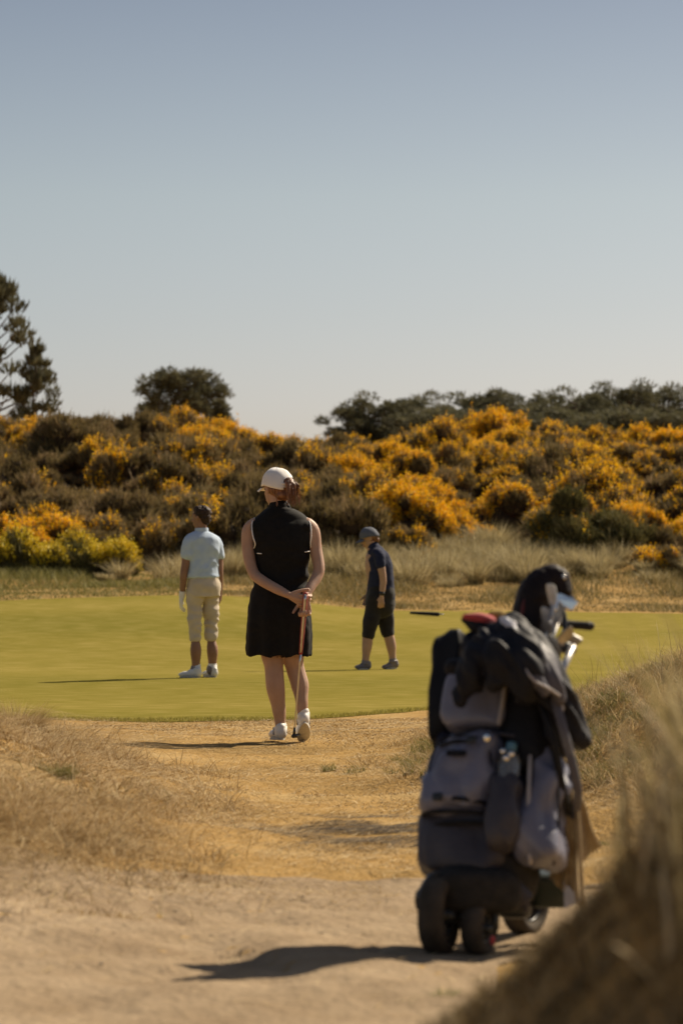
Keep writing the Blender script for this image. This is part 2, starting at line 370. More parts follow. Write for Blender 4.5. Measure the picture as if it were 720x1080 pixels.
# dark blades laid flat to paint the shadow of the mound grass
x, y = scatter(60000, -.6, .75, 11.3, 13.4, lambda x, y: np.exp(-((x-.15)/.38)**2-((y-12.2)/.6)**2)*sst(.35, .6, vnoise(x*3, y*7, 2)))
M_shadow = mat('painted_shadow', [(.1, .08, .05)], tint=('tint', [(.07, .055, .04), (.12, .095, .065), (.22, .17, .11)]), rough=.9)
blades('shadow_blades', x, y, rng.uniform(.004, .014, len(x)), rng.uniform(.002, .004, len(x)), rng.uniform(2, 7, len(x)), M_shadow,
       'dark flat blades painting a grass shadow on the path left of the golf bag', curl=.2, leandir=rng.normal(.1, .35, len(x)), dz=.004, seg=2)

x, y = scatter(60000, -3.8, -.2, 8.5, 19, lambda x, y: leftmask(x, y)*sst(.35, .6, vnoise(x*2.4, y*1.6, 131)))
blades('pale_bank_grass', x, y, rng.uniform(.03, .12, len(x)), rng.uniform(.0018, .0035, len(x)), rng.uniform(.4, 1.8, len(x)), M_straw,
       'pale upright straw standing in tufts on the left bank', curl=.5)
# countable tussocks and weeds
def tussock(name, px, Y, r, h, n, m, label, cat='grass clump', group=None, w=.003, lean=(.2, 1.4)):
    x0 = PX(px, Y); z0 = H1(x0, Y)
    a = rng.uniform(0, 2*np.pi, n); q = r*.35*np.sqrt(rng.uniform(0, 1, n))
    x = q*np.cos(a); y = q*np.sin(a)
    ln = rng.uniform(lean[0], lean[1], n); hh = h*rng.uniform(.5, 1.1, n); ww = rng.uniform(.7, 1.3, n)*w
    seg = 4; f = rng.uniform(0, 2*np.pi, n); Vs = []
    a = a+rng.normal(0, .4, n)
    for s in range(seg+1):
        t = s/seg; off = ln*hh*t*t; wd = ww*(1-t)*.5
        cxx = x+np.cos(a)*off; cyy = y+np.sin(a)*off; czz = -.02+hh*t*(1-.45*t*np.minimum(ln, 1.6))
        if s < seg: Vs += [np.stack([cxx-np.cos(f)*wd, cyy-np.sin(f)*wd, czz], 1), np.stack([cxx+np.cos(f)*wd, cyy+np.sin(f)*wd, czz], 1)]
        else: Vs.append(np.stack([cxx, cyy, czz], 1))
    k = 2*seg+1; V = np.stack(Vs, 1).reshape(-1, 3); b = np.arange(n)*k
    F = [np.stack([b+2*s, b+2*s+1, b+2*s+3, b+2*s+2], 1) for s in range(seg-1)]+[np.stack([b+2*seg-2, b+2*seg-1, b+2*seg], 1)]
    o = mesh_obj(name, np_mesh(name, V, F, False, {'tint': np.repeat(rng.uniform(0, 1, n), k)}), m)
    o.location = (x0, Y, z0); tag(o, label, cat, group); return o
tussock('grass_tussock', 16, 15.2, .40, .24, 2000, M_dry, 'shaggy dry grass tussock on the left bank against the near edge of the green', lean=(.3, 1.8))
tussock('grass_tussock', 62, 12.6, .2, .10, 600, M_olive, 'small olive tussock below the shaggy one on the left bank')
tussock('grass_tussock', 118, 10.6, .10, .09, 300, M_bank, 'small dark tussock halfway down the left bank')
M_weed = mat('green_weed', [(.12, .16, .03)], tint=('tint', [(.07, .10, .02), (.14, .18, .04), (.24, .27, .07)]), trans=.3, rough=.6)
tussock('green_weed', 242, 10.9, .07, .035, 150, M_weed, 'small green weed on the dry ground left of the golf bag', 'weed', w=.006)
tussock('green_weed', 632, 11.3, .07, .05, 150, M_weed, 'small bright green weed on the mound right of the golf bag', 'weed', w=.007)
tussock('green_weed', 470, 7.35, .06, .055, 170, M_weed, 'grassy weed sprouting in front of the golf trolley wheels', 'weed', w=.003)

# small stones on the dirt
def stones(n, x0, x1, y0, y1):
    x = rng.uniform(x0, x1, n); y = rng.uniform(y0, y1, n); z = height(x, y)+.004
    bmi = bmesh.new(); bmesh.ops.create_icosphere(bmi, subdivisions=1, radius=1.0)
    V0 = np.array([v.co[:] for v in bmi.verts]); F0 = np.array([[v.index for v in f.verts] for f in bmi.faces]); bmi.free()
    s = rng.uniform(.002, .005, n)*(1+1.0*(rng.uniform(size=n) < .05))
    V = (V0[None]*(1+.25*rng.normal(size=(n, len(V0), 1)))*s[:, None, None]*np.array([1, .8, .5]))+np.stack([x, y, z], 1)[:, None]
    F = (F0[None]+(np.arange(n)*len(V0))[:, None, None]).reshape(-1, 3)
    o = mesh_obj('gravel', np_mesh('gravel', V.reshape(-1, 3), [F]), mat('pale_stones', [(.30, .235, .16), (.45, .36, .25)], scale=30, rough=.9))
    tag(o, 'tiny stones scattered over the dirt path', kind='stuff')
stones(420, -2.6, 1.3, 6.9, 10.4)
# ------------------------------------------------------------------ gorse
def rand_unit(n):
    v = rng.normal(size=(n, 3)); return v/np.linalg.norm(v, axis=1)[:, None]
def tris_from(c, d, L, w):
    """narrow triangles starting at c pointing along d"""
    n = len(c); s = np.cross(d, rand_unit(n)); s /= np.linalg.norm(s, axis=1)[:, None]+1e-9
    a = c-s*w[:, None]*.5; b = c+s*w[:, None]*.5; e = c+d*L[:, None]
    V = np.stack([a, b, e], 1).reshape(-1, 3); F = np.arange(3*n).reshape(-1, 3)
    return V, F
def quads_from(c, size):
    n = len(c); u = rand_unit(n); v = np.cross(u, rand_unit(n)); v /= np.linalg.norm(v, axis=1)[:, None]+1e-9
    u = u*size[:, None]*.5; v = v*size[:, None]*.38
    V = np.stack([c-u, c-v, c+u, c+v], 1).reshape(-1, 3); F = np.arange(4*n).reshape(-1, 4)
    return V, F
def ico(r, sub=2):
    bm = bmesh.new(); bmesh.ops.create_icosphere(bm, subdivisions=sub, radius=r)
    V = np.array([v.co[:] for v in bm.verts]); F = np.array([[v.index for v in f.verts] for f in bm.faces]); bm.free(); return V, F
ICO = ico(1.0, 2)

def gorse_meshes(seed, flower, R=1.0, Hh=1.0, nl=20, shoots=5200, dry=.5):
    global rng
    rng = np.random.default_rng(seed)
    a = rng.uniform(0, 2*np.pi, nl); q = R*np.sqrt(rng.uniform(0, 1, nl))*.8
    rad = rng.uniform(.12, .38, nl)*R
    cz = Hh*(1-.8*(q/R)**2)*rng.uniform(.25, .95, nl)
    C = np.stack([q*np.cos(a), q*np.sin(a), cz], 1)
    Vs, Fs, T = [], [], []; nv = 0
    for c, r in zip(C, rad):
        v = ICO[0]*r*.80*(1+.12*rng.normal(size=(len(ICO[0]), 1)))+c; v[:, 2] = np.maximum(v[:, 2]*1.0, -.25)
        Vs.append(v); Fs.append(ICO[1]+nv); nv += len(v); T.append(np.full(len(v), .0))
    v = ICO[0]*np.array([R*.72, R*.72, Hh*.55])*(1+.08*rng.normal(size=(len(ICO[0]), 1)))+np.array([0, 0, Hh*.12])
    Vs.append(v); Fs.append(ICO[1]+nv); nv += len(v); T.append(np.zeros(len(v)))
    # shoots all over the lumps
    li = rng.choice(nl, shoots, p=rad**2/np.sum(rad**2)); d = rand_unit(shoots); d[:, 2] = np.abs(d[:, 2])*.9-.15*(rng.uniform(size=shoots))
    d /= np.linalg.norm(d, axis=1)[:, None]
    P = C[li]+d*rad[li][:, None]*rng.uniform(.78, 1.0, shoots)[:, None]
    dd = d*.55+rand_unit(shoots)*.45+np.array([0, 0, .75]); dd /= np.linalg.norm(dd, axis=1)[:, None]
    keep = P[:, 2] > -.1; P = P[keep]; dd = dd[keep]; li = li[keep]; d = d[keep]
    L = rng.uniform(.06, .17, len(P))*(1+1.0*(rng.uniform(size=len(P)) < .12)); v, f = tris_from(P, dd, L, rng.uniform(.02, .05, len(P)))
    lump_dry = rng.uniform(0, 1, nl)
    t = np.clip(lump_dry[li]*.5+.5*rng.uniform(0, 1, len(P))**1.5+.05, 0.05, 1)
    Vs.append(v); Fs.append(f+nv); nv += len(v); T.append(np.repeat(t, 3))
    # side sprays along shoots
    k = len(P); v, f = tris_from(P+dd*L[:, None]*.5, (dd+rand_unit(k)*.9)*.75, L*.5, np.full(k, .02))
    Vs.append(v); Fs.append(f+nv); T.append(np.repeat(t, 3))
    fol = np_mesh('foliage', np.concatenate(Vs), [np.concatenate(Fs)], False, {'tint': np.concatenate(T)})
    flo = None
    if flower > 0:
        act = rng.uniform(0, 1, nl) < (.5+.5*flower)
        up = (d[:, 2] > .15-.25*flower+.3*rng.normal(size=k)) & act[li]
        pat = vnoise(P[:, 0]*3.4+P[:, 2]*1.7, P[:, 1]*3.4-P[:, 2]*2.1, seed)
        pick = up & (pat > .62-.30*flower) & (rng.uniform(size=k) < (.14+.34*flower))
        tip = P[pick]+dd[pick]*L[pick][:, None]*.85
        n = len(tip); m_ = 12; ax = dd[pick]*.7+np.array([0, 0, .5])
        c = np.repeat(tip, m_, 0)+rng.normal(size=(n*m_, 3))*.016+np.repeat(ax, m_, 0)*(rng.uniform(-.06, .10, n*m_)*np.repeat(rng.uniform(.4, 1.5, n), m_))[:, None]
        v, f = quads_from(c, rng.uniform(.024, .046, len(c)))
        flo = np_mesh('blossom', v, [f], False, {'tint': np.repeat(rng.uniform(0, 1, len(c)), 4)})
    return fol, flo
M_gorse = mat('gorse_foliage', [(.1, .08, .03)], tint=('tint', [(.065, .042, .022), (.17, .13, .05), (.27, .195, .085), (.38, .27, .15)], 1.0), trans=.3, rough=.85)
M_broom = mat('broom_foliage', [(.1, .08, .03)], tint=('tint', [(.06, .052, .02), (.13, .118, .038), (.19, .16, .058), (.26, .21, .09)], 1.0), trans=.2, rough=.85)
M_bloom = mat('gorse_blossom', [(.7, .4, .02)], tint=('tint', [(.70, .31, .004), (.88, .47, .005), (.95, .58, .008), (.88, .60, .02)], 1.0), trans=.35, rough=.6)
M_bloom2 = mat('pale_gorse_blossom', [(.7, .5, .02)], tint=('tint', [(.55, .38, .01), (.74, .55, .02), (.80, .64, .04)], 1.0), trans=.2, rough=.6)
GV = {}
for lev, fl in enumerate([.0, .12, .45, 1.0]):
    GV[lev] = []
    for s in range(3):
        fo, bl = gorse_meshes(100+lev*10+s, fl)
        fo.materials.append(M_gorse)
        if bl: bl.materials.append(M_bloom)
        GV[lev].append((fo, bl))
def put_gorse(x, y, lev, sc, label, group, sz=1.0, name='gorse_bush', fm=None):
    fo, bl = GV[lev][random.randrange(3)]
    root = thing(name, (x, y, H1(x, y)-.1), label, 'shrub', group, random.uniform(0, 6.28))
    root.scale = (sc, sc, sc*sz)
    link(bpy.data.objects.new('foliage', fo), root)
    if bl: link(bpy.data.objects.new('blossom', bl), root)
    return root
def flower_level(px, py):
    """how much blossom the photograph shows there"""
    n = float(vnoise(np.array([px/38.0]), np.array([py/22.0]), 77)[0])
    if px < 250:
        base = .42
        if py < 462: base = .68
        if px < 150 and 555 < py: base = .75
        if 150 < px and 520 < py < 570: base = .5
        if px < 120 and 480 < py < 540: base = .25
    else:
        base = .66 if py < 500 else .34
        if 400 < px < 620 and 515 < py < 545: base = .95
        if px > 560 and 470 < py < 520: base = .45
        if py > 552: base = .2
        if px > 620 and 525 < py < 560: base = .8
        if px > 640 and py > 575: base = .5
    v = base*.75+(n-.5)*.85
    return 0 if v < .14 else 1 if v < .34 else 2 if v < .58 else 3
pts = []
tries = 0
while tries < 7000 and len(pts) < 286:
    tries += 1
    Y = random.uniform(63.5, 91); x = random.uniform(-15.5, 15.5)*(.72+.28*Y/90)
    if random.random() < .25: Y = random.uniform(80, 87)
    md = 1.12+.25*random.random()
    if Y < 66 and -3.6 < x < 4.4 and random.random() < .85: continue
    if any((x-a)**2+(Y-b)**2*.75 < md*md for a, b in pts): continue
    pts.append((x, Y))
LOOK = ['brown flowerless gorse bush', 'sparsely flecked gorse bush', 'half-flowering gorse bush', 'densely golden gorse bush']
COLS = [(50, 'under the left-edge pines'), (105, 'right of the left-edge pines'), (150, 'left of the lone pine'), (198, 'below the lone pine'),
        (248, 'right of the pale-blue golfer'), (300, 'above the woman in black'), (350, 'right of the woman in black'), (405, 'above the walking golfer'),
        (455, 'right of the walking golfer'), (505, 'left of the golf clubs'), (555, 'left of the driver'), (600, 'above the driver'), (650, 'right of the driver'), (725, 'at the right edge'), (9999, 'beyond the right edge')]
def describe(px, py, lev):
    row = 'on the crest' if py < 462 else 'high on the bank' if py < 492 else 'midway up the bank' if py < 525 else 'low on the bank' if py < 560 else 'at the foot of the bank'
    c = 'beyond the left edge' if px < 0 else next(t for m_, t in COLS if px < m_)
    return '%s %s, %s' % (LOOK[lev], row, c), '%ss %s, %s' % (LOOK[lev].replace(' bush', ' bushe'), row, c)
for (x, Y) in pts:
    z = H1(x, Y)+.7
    px = 360+x*FPX/Y; py = 602-(z-CAMH)*FPX/Y
    lev = flower_level(px, py)
    lab, grp = describe(px, py, lev)
    put_gorse(x, Y, lev, random.uniform(.6, 1.2)*(1.0 if Y < 80 else .95), lab, grp, random.uniform(.75, 1.25))
# shrubs the photograph sets apart
def own_shrub(px, Y, seed, fl, R, Hh, label, fm, bmat=None, shoots=6000, nl=16, name='gorse_bush', cat='shrub'):
    x = PX(px, Y); fo, bl = gorse_meshes(seed, fl, R, Hh, nl, shoots)
    fo.materials.append(fm)
    root = thing(name, (x, Y, H1(x, Y)-.08), label, cat)
    link(bpy.data.objects.new('foliage', fo), root)
    if bl: bl.materials.append(bmat or M_bloom); link(bpy.data.objects.new('blossom', bl), root)
    return root
own_shrub(610, 64.0, 201, .04, 1.15, 1.35, 'broad olive brown broom shrub without flowers behind the golf clubs', M_broom, shoots=9000, nl=20, name='broom_shrub')
own_shrub(655, 63.4, 207, .0, .8, .9, 'dark green broom shrub right of the broad olive one', M_broom, name='broom_shrub')
own_shrub(702, 61.5, 202, .45, .62, .55, 'low orange flowering gorse bush at the right edge above the rough', M_gorse)
own_shrub(20, 61.8, 203, .75, .8, .75, 'bright yellow gorse bush at the left edge behind the green', M_broom, M_bloom2)
own_shrub(75, 61.4, 204, .6, .75, .75, 'yellow-green gorse bush second from the left edge behind the green', M_broom, M_bloom2)
own_shrub(118, 61.0, 205, .95, .62, .65, 'small yellow-green gorse bush left of the golfer in the pale blue shirt', M_broom, M_bloom2)
own_shrub(437, 62.6, 206, .6, .38, .4, 'lone orange gorse sprig in the pale grass right of the walking golfer', M_gorse, shoots=1400, nl=6)

# ------------------------------------------------------------------ trees
def tube_np(p0, p1, r0, r1, n=7):
    p0 = np.array(p0, float); p1 = np.array(p1, float); d = p1-p0; d /= np.linalg.norm(d)+1e-9
    u = np.cross(d, [0.3, 0.8, 0.52]); u /= np.linalg.norm(u); v = np.cross(d, u)
    a = np.arange(n)*2*np.pi/n
    ring = np.cos(a)[:, None]*u+np.sin(a)[:, None]*v
    V = np.concatenate([p0+ring*r0, p1+ring*r1]); i = np.arange(n); j = (i+1) % n
    return V, np.stack([i, j, j+n, i+n], 1)
M_bark = mat('pine_bark', [(.09, .06, .04), (.15, .105, .07)], scale=6, rough=.95, bump=.02)
M_needle = mat('pine_needles', [(.05, .05, .02)], tint=('tint', [(.055, .053, .032), (.095, .09, .048), (.135, .125, .066), (.18, .16, .09)], 1.0), trans=.3, rough=.85)
def pine(seed, Ht, crown_r, crown_z0, shape='dome', clumps=70, leaves=130, leaf=.13, clump_r=.55, shell=.6, upright=False):
    """returns (trunk mesh, crown mesh): trunk with limbs carrying foliage clumps"""
    global rng
    rng = np.random.default_rng(seed)
    TV, TF = [], []; nv = 0
    def add(p0, p1, r0, r1):
        nonlocal nv
        v, f = tube_np(p0, p1, r0, r1); TV.append(v); TF.append(f+nv); nv += len(v)
    base = np.array([0, 0, -.3]); lean = rng.normal(0, .025*Ht, 2); r = .022*Ht
    spine = [base]
    for s in range(1, 9):
        t = s/8; spine.append(np.array([lean[0]*t*t+rng.normal(0, .012*Ht), lean[1]*t*t+rng.normal(0, .012*Ht), -.3+(Ht*.93+.3)*t]))
    for s in range(8): add(spine[s], spine[s+1], r*(1-s/8.6), r*(1-(s+1)/8.6))
    C, CR = [], []
    for c in range(clumps):
        if shape == 'dome':
            u = rng.uniform(0, 2*np.pi); tt = rng.uniform(0, 1)**shell
            el = rng.uniform(-.25, 1.45); rr = crown_r*(.35+.65*tt)*math.cos(min(el, 1.45))**.55*1.0
            zc = crown_z0+(Ht-crown_z0)*(.22+.78*math.sin(max(el, -.25))*tt)
            p = np.array([rr*math.cos(u), rr*math.sin(u), zc])
        elif shape == 'tiers':
            t = rng.uniform(0, 1); u = rng.uniform(0, 2*np.pi)
            rr = crown_r*(1.05-t)**.65*rng.uniform(.35, 1.0); p = np.array([rr*math.cos(u), rr*math.sin(u), crown_z0+(Ht-crown_z0)*t])
        else:
            t = rng.uniform(0, 1)**.9; u = rng.uniform(0, 2*np.pi)
            rr = crown_r*(1-t)**.9*rng.uniform(.1, 1.0); p = np.array([rr*math.cos(u), rr*math.sin(u), crown_z0+(Ht-crown_z0)*t])
        p = p+rng.normal(0, .08*crown_r, 3)
        if p[2] > Ht: p[2] = Ht-rng.uniform(0, .3)
        C.append(p); CR.append(clump_r*rng.uniform(.6, 1.2))
        # limb from the trunk
        zt = max(.15*Ht, p[2]-rng.uniform(.15, .45)*np.linalg.norm(p[:2])-.4); zt = min(zt, Ht*.9)
        k = int(min(7, max(0, (zt+.3)/(Ht*.93+.3)*8))); s0 = spine[k]; f = (zt-s0[2])/max(.01, spine[k+1][2]-s0[2]); s0 = s0+(spine[k+1]-s0)*np.clip(f, 0, 1)
        mid = (s0+p)/2+np.array([0, 0, -.12*np.linalg.norm(p-s0)])
        add(s0, mid, .0065*Ht, .004*Ht); add(mid, p, .004*Ht, .0015*Ht)
    C = np.array(C); CR = np.array(CR)
    n = clumps*leaves; ci = np.repeat(np.arange(clumps), leaves)
    d = rand_unit(n); q = rng.uniform(.15, 1, n)**.6
    P = C[ci]+d*(q*CR[ci])[:, None]*np.array([1, 1, .62])
    if upright:
        dd = d*.45+np.array([0, 0, .9])
        P[:, 2] += 0
    else: dd = d*.7+rand_unit(n)*.6+np.array([0, 0, .35])
    dd /= np.linalg.norm(dd, axis=1)[:, None]
    V, F = tris_from(P, dd, rng.uniform(.7, 1.5, n)*leaf*1.4, rng.uniform(.5, 1.0, n)*leaf*.65)
    tint = np.clip(rng.uniform(0, 1, clumps)[ci]*.45+.45*rng.uniform(0, 1, n)+.1*d[:, 2], 0, 1)
    cm = np_mesh('crown', V, [F], False, {'tint': np.repeat(tint, 3)}); cm.materials.append(M_needle)
    tm = np_mesh('trunk', np.concatenate(TV), [np.concatenate(TF)], True); tm.materials.append(M_bark)
    return tm, cm
def put_tree(name, tm, cm, px, Y, label, group=None, sc=1.0, rz=0.0, sxy=1.0):
    x = PX(px, Y); r = thing(name, (x, Y, H1(x, Y)), label, 'tree', group, rz); r.scale = (sc*sxy, sc*sxy, sc)
    link(bpy.data.objects.new('trunk', tm), r); link(bpy.data.objects.new('crown', cm), r); return r
def tree_h(px, py_top, Y): return PZ(py_top, Y)-H1(PX(px, Y), Y)
Yl = 100.
tm, cm = pine(301, tree_h(-10, 290, Yl), 2.35, 3.2, 'tiers', 60, 100, .15, .40, upright=True)
put_tree('pine_tree', tm, cm, -12, Yl, 'tall open-crowned pine cut by the left edge above the gorse')
tm, cm = pine(303, tree_h(45, 362, 99.), .95, 1.4, 'tiers', 36, 80, .13, .28, upright=True)
put_tree('pine_tree', tm, cm, 38, 99.0, 'shorter pine with upright shoots in front of the tall one at the left edge')
tm, cm = pine(302, tree_h(193, 392, 150.), 2.3, 5.6, 'dome', 110, 85, .16, .42, shell=.25)
put_tree('pine_tree', tm, cm, 193, 150., 'round-topped lone pine on the skyline above the gorse')
tm, cm = pine(304, tree_h(232, 424, 146.), .75, 3.4, 'cone', 36, 120, .14, .36)
put_tree('conifer_tree', tm, cm, 232, 146., 'small pointed conifer close to the right of the round-topped pine')
tm, cm = pine(305, tree_h(150, 420, 146.), .35, 4.6, 'cone', 14, 60, .13, .26)
put_tree('conifer_tree', tm, cm, 149, 146., 'thin dark sapling top close to the left of the round-topped pine')
own = own_shrub(290, 93, 209, 0, 1.0, 1.2, 'pale green bush top peeping over the gorse right of the round-topped pine', M_broom, name='leafy_bush')
# treeline on the right
TL = []
for s in range(5):
    TL.append(pine(320+s, 10.0, [2.6, 2.2, 2.9, 2.4, 2.7][s], [4.0, 3.2, 2.8, 2.4, 3.0][s], 'dome', 120, 150, .18, .62))
line = [(392, 415, 188, 0, .9, 'airy pine at the left end of the dark treeline'),
        (432, 419, 196, 1, 1.0, 'second pine from the left end of the dark treeline'),
        (468, 414, 192, 2, 1.0, None), (503, 412, 198, 3, 1.0, None), (538, 411, 190, 4, 1.0, None),
        (572, 416, 196, 1, 1.0, None), (600, 409, 190, 2, 1.0, None), (624, 412, 198, 0, 1.0, None),
        (656, 401, 186, 3, .85, 'tallest pine of the dark treeline, above the golf clubs'),
        (686, 409, 194, 4, 1.0, None), (712, 408, 190, 2, 1.0, None), (742, 410, 194, 1, 1.1, None), (775, 414, 190, 3, 1.1, None),
        (450, 430, 178, 3, 1.2, None), (488, 428, 182, 4, 1.2, None), (520, 430, 178, 1, 1.2, None), (556, 430, 180, 2, 1.2, None), (612, 430, 178, 4, 1.2, None),
        (672, 430, 176, 0, 1.2, None), (640, 432, 178, 3, 1.2, None), (704, 430, 178, 4, 1.2, None), (585, 436, 172, 3, 1.2, None)]
ORD = ['first', 'second', 'third', 'fourth', 'fifth', 'sixth', 'seventh', 'eighth', 'ninth', 'tenth', 'eleventh', 'twelfth', 'thirteenth', 'fourteenth']
ranks = [sorted(l[0] for l in line if l[1] >= 428), sorted(l[0] for l in line if l[1] < 428)]
for px, py, Y, k, sxy, lab in line:
    hgt = tree_h(px, py, Y); front = py >= 428
    put_tree('pine_tree', TL[k][0], TL[k][1], px, Y, lab or ('%s lower pine from the left in the front row of the distant treeline' % ORD[ranks[0].index(px)] if front else '%s dark pine from the left in the back row of the distant treeline' % ORD[ranks[1].index(px)]),
             'lower pines at the front of the treeline' if front else 'pines in the back row of the treeline', hgt/10.0, random.uniform(0, 6.28), sxy*10/hgt*1.3)
rng = np.random.default_rng(99)
# ------------------------------------------------------------------ body building
def ring_frame(d):
    d = d.normalized(); up = Vector((0, 0, 1)) if abs(d.z) < .9 else Vector((0, 1, 0))
    u = d.cross(up).normalized(); return u, d.cross(u).normalized()
def tube(bm, pts, rad, n=14, caps=True):
    """round limb through points with a radius (or (ru, rv)) at each; smooth resampling"""
    P = [Vector(p) for p in pts]; R = [(r, r) if not isinstance(r, tuple) else r for r in rad]
    if len(P) > 2:
        Q, S = [], []
        for i in range(len(P)-1):
            p0 = P[max(0, i-1)]; p1 = P[i]; p2 = P[i+1]; p3 = P[min(len(P)-1, i+2)]
            for t in (0, .25, .5, .75):
                Q.append(.5*((2*p1)+(p2-p0)*t+(2*p0-5*p1+4*p2-p3)*t*t+(3*p1-p0-3*p2+p3)*t**3))
                tt = t*t*(3-2*t); S.append((R[i][0]*(1-tt)+R[i+1][0]*tt, R[i][1]*(1-tt)+R[i+1][1]*tt))
        Q.append(P[-1]); S.append(R[-1]); P, R = Q, S
    u, v = ring_frame(P[1]-P[0]); prev = None
    for i, p in enumerate(P):
        d = (P[min(i+1, len(P)-1)]-P[max(i-1, 0)]).normalized()
        u = (u-d*u.dot(d)).normalized(); v = d.cross(u)
        rg = [bm.verts.new(p+u*math.cos(a)*R[i][0]+v*math.sin(a)*R[i][1]) for a in [k*2*math.pi/n for k in range(n)]]
        if prev:
            for k in range(n): bm.faces.new((prev[k], prev[(k+1) % n], rg[(k+1) % n], rg[k]))
        else: first = rg
        prev = rg
    if caps:
        bm.faces.new(first[::-1]); bm.faces.new(prev)
        ball(bm, P[0], (R[0][0]*.98,)*2+(R[0][1]*.98,)); ball(bm, P[-1], (R[-1][0]*.98,)*2+(R[-1][1]*.98,))
def ball(bm, c, r, rot=None, sub=3):
    if not isinstance(r, tuple): r = (r, r, r)
    M = Matrix.Translation(Vector(c))@(rot.to_matrix().to_4x4() if rot else Matrix())@Matrix.Diagonal((r[0], r[1], r[2], 1))
    bmesh.ops.create_icosphere(bm, subdivisions=sub, radius=1.0, matrix=M)
def torso(bm, rings, n=28, yaw=0.0, e=1.0, caps=True):
    """rings (cx, cy, z, rx, ry[, yaw]) bottom to top; superelliptic horizontal sections"""
    Q = []
    for i in range(len(rings)-1):
        a, b = np.array(rings[i][:5], float), np.array(rings[i+1][:5], float)
        a0 = np.array(rings[max(0, i-1)][:5], float); b1 = np.array(rings[min(len(rings)-1, i+2)][:5], float)
        for t in (0, .34, .67): Q.append(.5*((2*a)+(b-a0)*t+(2*a0-5*a+4*b-b1)*t*t+(3*a-a0-3*b+b1)*t**3))
    Q.append(np.array(rings[-1][:5], float)); prev = None
    for q in Q:
        rg = []
        for k in range(n):
            a = k*2*math.pi/n; c, s = math.cos(a), math.sin(a)
            x = math.copysign(abs(c)**e, c)*q[3]; y = math.copysign(abs(s)**e, s)*q[4]
            rg.append(bm.verts.new((q[0]+x*math.cos(yaw)-y*math.sin(yaw), q[1]+x*math.sin(yaw)+y*math.cos(yaw), q[2])))
        if prev:
            for k in range(n): bm.faces.new((prev[k], prev[(k+1) % n], rg[(k+1) % n], rg[k]))
        else: first = rg
        prev = rg
    if caps: bm.faces.new(first[::-1]); bm.faces.new(prev)
def fuse(name, bm, m, parent=None, vox=.006, smooth=3, folds=None, cut=None):
    """voxel-fuse everything in bm into one continuous skin"""
    bmesh.ops.recalc_face_normals(bm, faces=bm.faces[:])
    me = bpy.data.meshes.new(name); bm.to_mesh(me); bm.free()
    o = bpy.data.objects.new(name, me); COL.objects.link(o)
    r = o.modifiers.new('r', 'REMESH'); r.mode = 'VOXEL'; r.voxel_size = vox
    if smooth:
        s = o.modifiers.new('s', 'SMOOTH'); s.factor = .5; s.iterations = smooth
    dg = bpy.context.evaluated_depsgraph_get()
    me2 = bpy.data.meshes.new_from_object(o.evaluated_get(dg)); o.modifiers.clear(); o.data = me2; bpy.data.meshes.remove(me)
    me2.name = name
    if folds:
        nrm = [v.normal.copy() for v in me2.vertices]
        for v, nn in zip(me2.vertices, nrm): v.co += nn*folds(v.co)
    if cut:
        b = bmesh.new(); b.from_mesh(me2); b.normal_update()
        bmesh.ops.delete(b, geom=[f for f in b.faces if cut(f.calc_center_median(), f.normal)], context='FACES')
        b.to_mesh(me2); b.free()
    me2.polygons.foreach_set('use_smooth', np.ones(len(me2.polygons), dtype=bool))
    me2.materials.clear(); me2.materials.append(m)
    if parent is not None: o.parent = parent
    return o
def rot_about(v, axis, ang): return Matrix.Rotation(ang, 3, axis)@v
def hand(bm, w, d, n, side, size=1.0, curl=(.35, .45, .5, .55), spread=.10, thumb=.6):
    """w wrist, d direction of the palm, n palm normal, side +1/-1 for the thumb's side along d x n"""
    w = Vector(w); d = Vector(d).normalized(); n = Vector(n); n = (n-d*n.dot(d)).normalized(); s = d.cross(n)*side
    k = size
    tube(bm, [w-d*.02*k, w+d*.02*k, w+d*.055*k, w+d*.085*k], [(.024*k, .019*k), (.030*k, .016*k), (.038*k, .014*k), (.036*k, .012*k)] if False else [.021*k, .022*k, .021*k, .017*k])
    for q in (-1, -.35, .35, 1):
        tube(bm, [w+d*.015*k+s*q*.013*k, w+d*.088*k+s*q*.030*k], [.012*k, .0105*k], n=10)
    L = (.066, .076, .071, .056)
    for i, q in enumerate((1, .36, -.3, -.95)):
        p = w+d*.088*k+s*q*.030*k; dd = rot_about(d, n, -q*spread*side); pts = [p-dd*.01*k, p]
        ax = d.cross(n); 
        for j, f in enumerate((.45, .32, .26)):
            dd = rot_about(dd, d.cross(n), curl[i]*(1.0 if j else .8)); p = p+dd*L[i]*f*k*1.08; pts.append(p.copy())
        tube(bm, pts, [.0092*k, .0092*k, .0085*k, .0078*k, .0068*k], n=10)
    p = w+d*.022*k+s*.020*k; dd = (d*.75+s*.62+n*.25).normalized(); pts = [p]
    for f in (.042, .032, .026):
        p = p+dd*f*k; pts.append(p.copy()); dd = (dd+n*thumb*.5+d*.25).normalized()
    tube(bm, pts, [.013*k, .0115*k, .0098*k, .0082*k], n=10)
